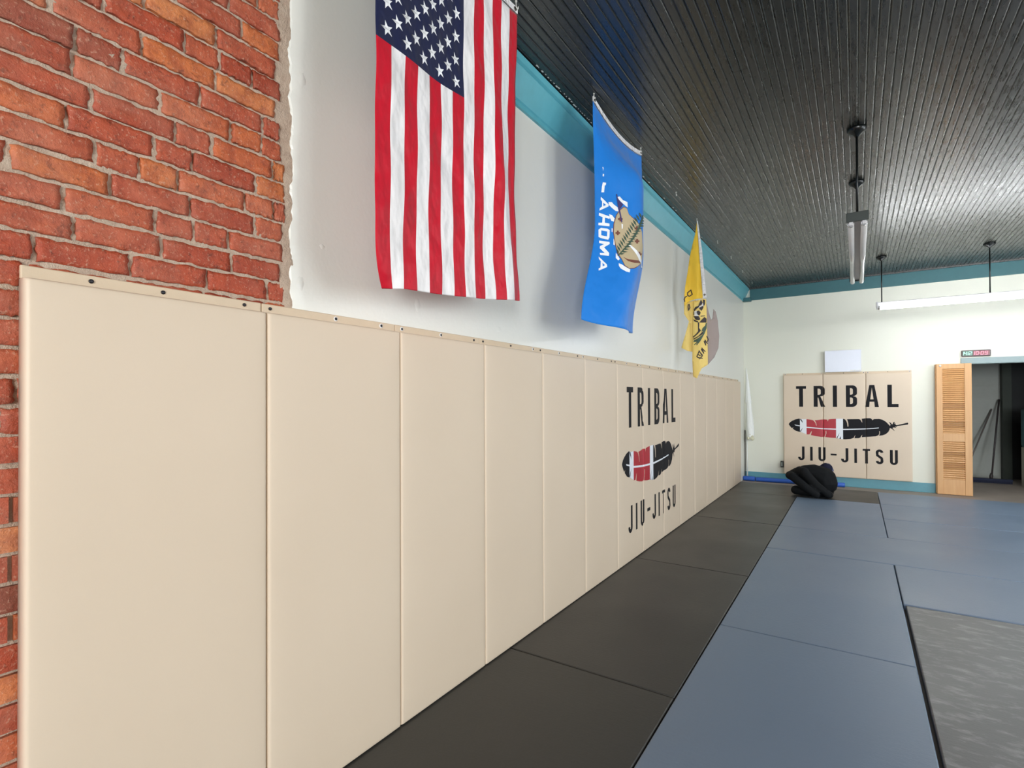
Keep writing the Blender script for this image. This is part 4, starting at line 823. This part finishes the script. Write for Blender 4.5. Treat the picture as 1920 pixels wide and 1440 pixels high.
# louvred bifold leaf
e = tag(empty('louvred_door', (2.82, YB - .05, ZF)), 'honey pine louvred closet door leaf folded open against the back wall', 'door')
def leaf(y0, y1, x0, x1, z0, z1, par):
    bm = bmesh.new(); box(bm, (x0, y0, z0), (x0 + .072, y1, z1), 0, .003); kid(obj('stile', bm, 'pine'), par)
    bm = bmesh.new(); box(bm, (x1 - .082, y0, z0), (x1, y1, z1), 0, .003); kid(obj('stile', bm, 'pine'), par)
    H = z1 - z0
    for a, b in ((0, .115), (.405, .465), (.962, 1)):
        bm = bmesh.new(); box(bm, (x0 + .072, y0 + .004, z0 + H * a), (x1 - .082, y1 - .004, z0 + H * b), 0, .002); kid(obj('rail', bm, 'pine'), par)
    for a, b in ((.115, .405), (.465, .962)):
        n = int(H * (b - a) / .030); bm = bmesh.new()
        for k in range(n):
            zc = z0 + H * a + (k + .5) * H * (b - a) / n; f = (zc - z0) / H
            ang = .95 if not (.20 < f < .25 or .30 < f < .33 or .515 < f < .56 or .655 < f < .705) else .42
            hw = .0165; th = .0035; ym = (y0 + y1) / 2
            d = Vector((0, -cos(ang), -sin(ang) * 1.0)); nn = Vector((0, -sin(ang), cos(ang)))
            ps = [Vector((0, ym, zc)) + d * hw * q + nn * th * w_ for q, w_ in ((1, 1), (1, -1), (-1, -1), (-1, 1))]
            A = [bm.verts.new((x0 + .072, q.y, q.z)) for q in ps]; B = [bm.verts.new((x1 - .082, q.y, q.z)) for q in ps]
            for q in range(4): bm.faces.new((A[q], A[(q + 1) % 4], B[(q + 1) % 4], B[q]))
            bm.faces.new(A[::-1]); bm.faces.new(B)
        bmesh.ops.recalc_face_normals(bm, faces=bm.faces[:])
        kid(obj('louvre_panel', bm, 'pine'), par)
leaf(YB - .100, YB - .068, 2.640, 3.045, ZF + .006, 1.908, e)
bm = bmesh.new(); box(bm, (2.628, YB - .062, ZF + .010), (3.030, YB - .032, 1.904), 0, .003); kid(obj('folded_leaf', bm, 'pine'), e)
bm = bmesh.new(); lathe(bm, [(.016, 0), (.016, .008), (.008, .014)], (2.685, YB - .1005, 1.880), (0, -1, 0), 14); kid(obj('roller_guide', bm, 'hook'), e)
for z in (.3, 1.55):
    bm = bmesh.new(); tube(bm, [(3.040, YB - .065, z), (3.040, YB - .065, z + .07)], .005, 8); kid(obj('hinge', bm, 'tube_cap'), e)

# white bag in the corner
bx0, by0 = .035, YB - .075
e = tag(empty('hanging_bag', (bx0, by0, .66)), 'thin white plastic bag hanging in the far corner beside the last pad', 'bag')
bm = bmesh.new()
secs = [(1.955, .004, .003, -.038), (1.86, .010, .008, -.030), (1.70, .022, .014, -.018), (1.50, .034, .020, -.010), (1.335, .048, .024, -.008), (1.33, .036, .024, .0), (1.15, .044, .028, .010), (.95, .058, .034, .020), (.80, .062, .044, .028), (.70, .058, .048, .030), (.665, .040, .036, .030), (.655, .010, .010, .030)]
ring = []
for z, rx, ry, ox in secs:
    ring.append([bm.verts.new((bx0 + ox + rx * cos(a) * (1 + .12 * sin(a * 5 + z * 6)), by0 + ry * sin(a) * (1 + .12 * cos(a * 4 + z * 9)), z)) for a in [2 * pi * q / 28 for q in range(28)]])
for i in range(len(ring) - 1):
    for q in range(28): bm.faces.new((ring[i][q], ring[i][(q + 1) % 28], ring[i + 1][(q + 1) % 28], ring[i + 1][q])).smooth = True
bm.faces.new(ring[0]); bm.faces.new(ring[-1][::-1]); bmesh.ops.recalc_face_normals(bm, faces=bm.faces[:])
kid(obj('bag_film', bm, 'bag'), e)
bm = bmesh.new(); r = random.Random(2)
for k in range(9):
    b = bmesh.ops.create_icosphere(bm, subdivisions=2, radius=r.uniform(.022, .030), matrix=Matrix.Translation((bx0 + .03 + r.uniform(-.036, .036), by0 - .026 + r.uniform(-.012, .004), .72 + r.uniform(-.035, .05))))
kid(obj('crumpled_content', bm, 'bag_fill', smooth=True), e)
bm = bmesh.new(); tube(bm, [(-.004, YB - .02, ZF + .001), (-.008, YB - .012, .70)], .011, 12); o = obj('white_pole', bm, 'white_plastic'); tag(o, 'thin white pole standing in the far corner below the bag', 'pole')
bm = bmesh.new(); tube(bm, [(-.036, YB - .05, ZF + .001), (-.036, YB - .030, .84)], .007, 10); o = obj('dark_pole', bm, 'pole_dark'); tag(o, 'thin dark pole behind the end of the pad row in the corner', 'pole')

# blue foam rolls at the baseboard
def foam(x0, x1, y0, y1, rad, label, z=None):
    bm = bmesh.new(); z = ZF + rad + .001 if z is None else z
    tube(bm, [(x0, y0, z), (x0 + .01, y0, z), (x1 - .01, y1, z), (x1, y1, z)], [rad * .86, rad, rad, rad * .86], 18)
    tag(obj('foam_roll', bm, 'foam'), label, 'foam roll', 'blue foam rolls along the back wall')
foam(-.045, .145, 9.60, 9.60, .040, 'short blue foam roll in the far corner')
foam(.155, 1.47, 9.60, 9.66, .036, 'long blue foam roll at the baseboard, passing behind the black dummy')

# ------------------------------------------------------------------ grappling dummy
P1 = Vector((1.2, 8.3, 0)); dn = Vector((0.04919793, -0.99878905, 0)); de = Vector((0.99878905, 0.04919793, 0))
def D(a, z, d): return P1 + de * a + dn * d + Vector((0, 0, z))
def chain(bm, pts, rs):
    """stuffed tube: overlapping spheres, later fused by remesh"""
    for i in range(len(pts) - 1):
        A, B = D(*pts[i]), D(*pts[i + 1]); n = max(2, int((B - A).length / .018))
        for k in range(n + 1):
            f = k / n; bmesh.ops.create_icosphere(bm, subdivisions=2, radius=rs[i] * (1 - f) + rs[i + 1] * f, matrix=Matrix.Translation(A.lerp(B, f)))
def fused(name, bm, mk, vox, parent=None, it=4):
    me = bpy.data.meshes.new(name); bm.to_mesh(me); bm.free(); o = bpy.data.objects.new(name, me); COL.objects.link(o)
    md = o.modifiers.new('r', 'REMESH'); md.mode = 'VOXEL'; md.voxel_size = vox; md.use_smooth_shade = True
    m2 = o.modifiers.new('s', 'SMOOTH'); m2.iterations = it; m2.factor = .5
    bpy.context.view_layer.update(); dg = bpy.context.evaluated_depsgraph_get(); nm = bpy.data.meshes.new_from_object(o.evaluated_get(dg))
    o.modifiers.clear(); o.data = nm; nm.name = name; nm.materials.clear(); nm.materials.append(M[mk])
    for p in nm.polygons: p.use_smooth = True
    return o
de0 = tag(empty('grappling_dummy', (1.2, 8.3, 0)), 'black stuffed grappling dummy folded up on the mats before the back wall', 'grappling dummy')
bm = bmesh.new()
# torso curled over from the hips (left) to the shoulders (right)
chain(bm, [(-.20, .345, -.02), (-.08, .325, -.04), (.03, .255, -.05), (.06, .185, -.04)], [.090, .125, .165, .155])
chain(bm, [(.04, .19, -.05), (.03, .155, -.04)], [.15, .135])
# upper limb folded from the top left down to the lower right
chain(bm, [(-.26, .345, .05), (-.205, .350, .14), (-.065, .190, .20), (.090, .062, .20)], [.078, .068, .058, .052])
chain(bm, [(.090, .062, .20), (.105, .052, .12)], [.052, .050])
# second limb
chain(bm, [(-.385, .285, .08), (-.350, .280, .16), (-.20, .165, .25), (-.055, .060, .27)], [.064, .062, .056, .050])
chain(bm, [(-.20, .26, -.02), (-.14, .15, .0)], [.12, .13])
chain(bm, [(-.30, .32, .0), (-.37, .288, .05)], [.075, .064])
# lower legs tucked below
chain(bm, [(-.315, .070, .02), (-.18, .064, .04), (-.02, .058, .07), (.07, .056, .04)], [.068, .062, .056, .055])
chain(bm, [(-.25, .066, -.10), (-.05, .066, -.08), (.1, .066, -.05)], [.064, .064, .064])
body = fused('body', bm, 'dummy', .011); kid(body, de0)
lo = min((body.matrix_world @ v.co).z for v in body.data.vertices)
for v in body.data.vertices:
    if v.co.z < .0015: v.co.z = .0015
bm = bmesh.new(); chain(bm, [(.062, .400, -.12), (.085, .392, -.13)], [.072, .068]); h = fused('head', bm, 'dummy_head', .010); kid(h, de0)
bm = bmesh.new(); chain(bm, [(-.03, .375, -.11), (.03, .415, -.15), (.095, .425, -.19), (.135, .36, -.19)], [.035, .035, .035, .03]); h = fused('neck_band', bm, 'dummy_band', .010); kid(h, de0)

# ------------------------------------------------------------------ closet contents
CF = ZF
def pole(name, a, b, rad, mk, label, cat):
    bm = bmesh.new(); tube(bm, [a, b], rad, 10); return tag(obj(name, bm, mk), label, cat)
e = tag(empty('push_broom', (3.48, 11.6, CF)), 'push broom with a long dark handle leaning inside the closet', 'broom')
bm = bmesh.new(); tube(bm, [(3.545, 11.50, CF + .12), (3.72, 12.02, 1.20), (3.755, 12.13, 1.37)], .013, 10); kid(obj('handle', bm, 'pole_dark'), e)
bm = bmesh.new(); box(bm, (3.22, 11.44, CF + .035), (3.80, 11.50, CF + .075), 0, .006); kid(obj('head_block', bm, 'mop_blue'), e)
bm = bmesh.new()
r = random.Random(8)
for k in range(60):
    x = 3.23 + .56 * k / 59
    for q in range(3):
        y = 11.447 + q * .022; box(bm, (x - .0035, y - .005, CF + .001), (x + .0035, y + .005, CF + .036))
kid(obj('bristles', bm, 'mop_blue'), e)
bm = bmesh.new(); lathe(bm, [(.022, 0), (.026, .05), (.015, .10)], (3.53, 11.47, CF + .07), (.1, .2, 1), 12); kid(obj('handle_socket', bm, 'pole_dark'), e)
o = pole('long_pole', (3.20, 11.75, CF + .013), (3.66, 12.165, 1.20), .012, 'pole_gray', 'second long pole leaning in the closet, crossing behind the broom handle', 'pole')
bm = bmesh.new(); box(bm, (3.875, 10.95, CF), (4.25, 11.30, .60), 0, .004); tag(obj('storage_cabinet', bm, 'cream_board'), 'cream cabinet edge inside the closet at the right edge of the photo', 'cabinet')
bm = bmesh.new(); box(bm, (3.865, 10.96, .602), (4.23, 11.28, 1.22), 0, .03); tag(obj('storage_box', bm, 'jacket_teal'), 'teal box standing on the cream cabinet in the closet', 'box')
# paint chips above the crown
bm = bmesh.new(); r = random.Random(6)
for k in range(26):
    y = 2.25 + k * .035 + r.uniform(-.01, .01); s = r.uniform(.003, .009); x = .063 + r.uniform(-.004, .004)
    box(bm, (x, y, ZC - .0030), (x + s, y + s * 2.5, ZC - .0012))
for y in (4.1, 4.25, 4.7, 5.0, 5.1, 6.2, 6.9): box(bm, (.066, y, ZC - .003), (.074, y + .03, ZC - .0012))
o = obj('trim_6', bm, 'chip'); struct(o, 'chipped white paint flecks where the ceiling meets the crown')
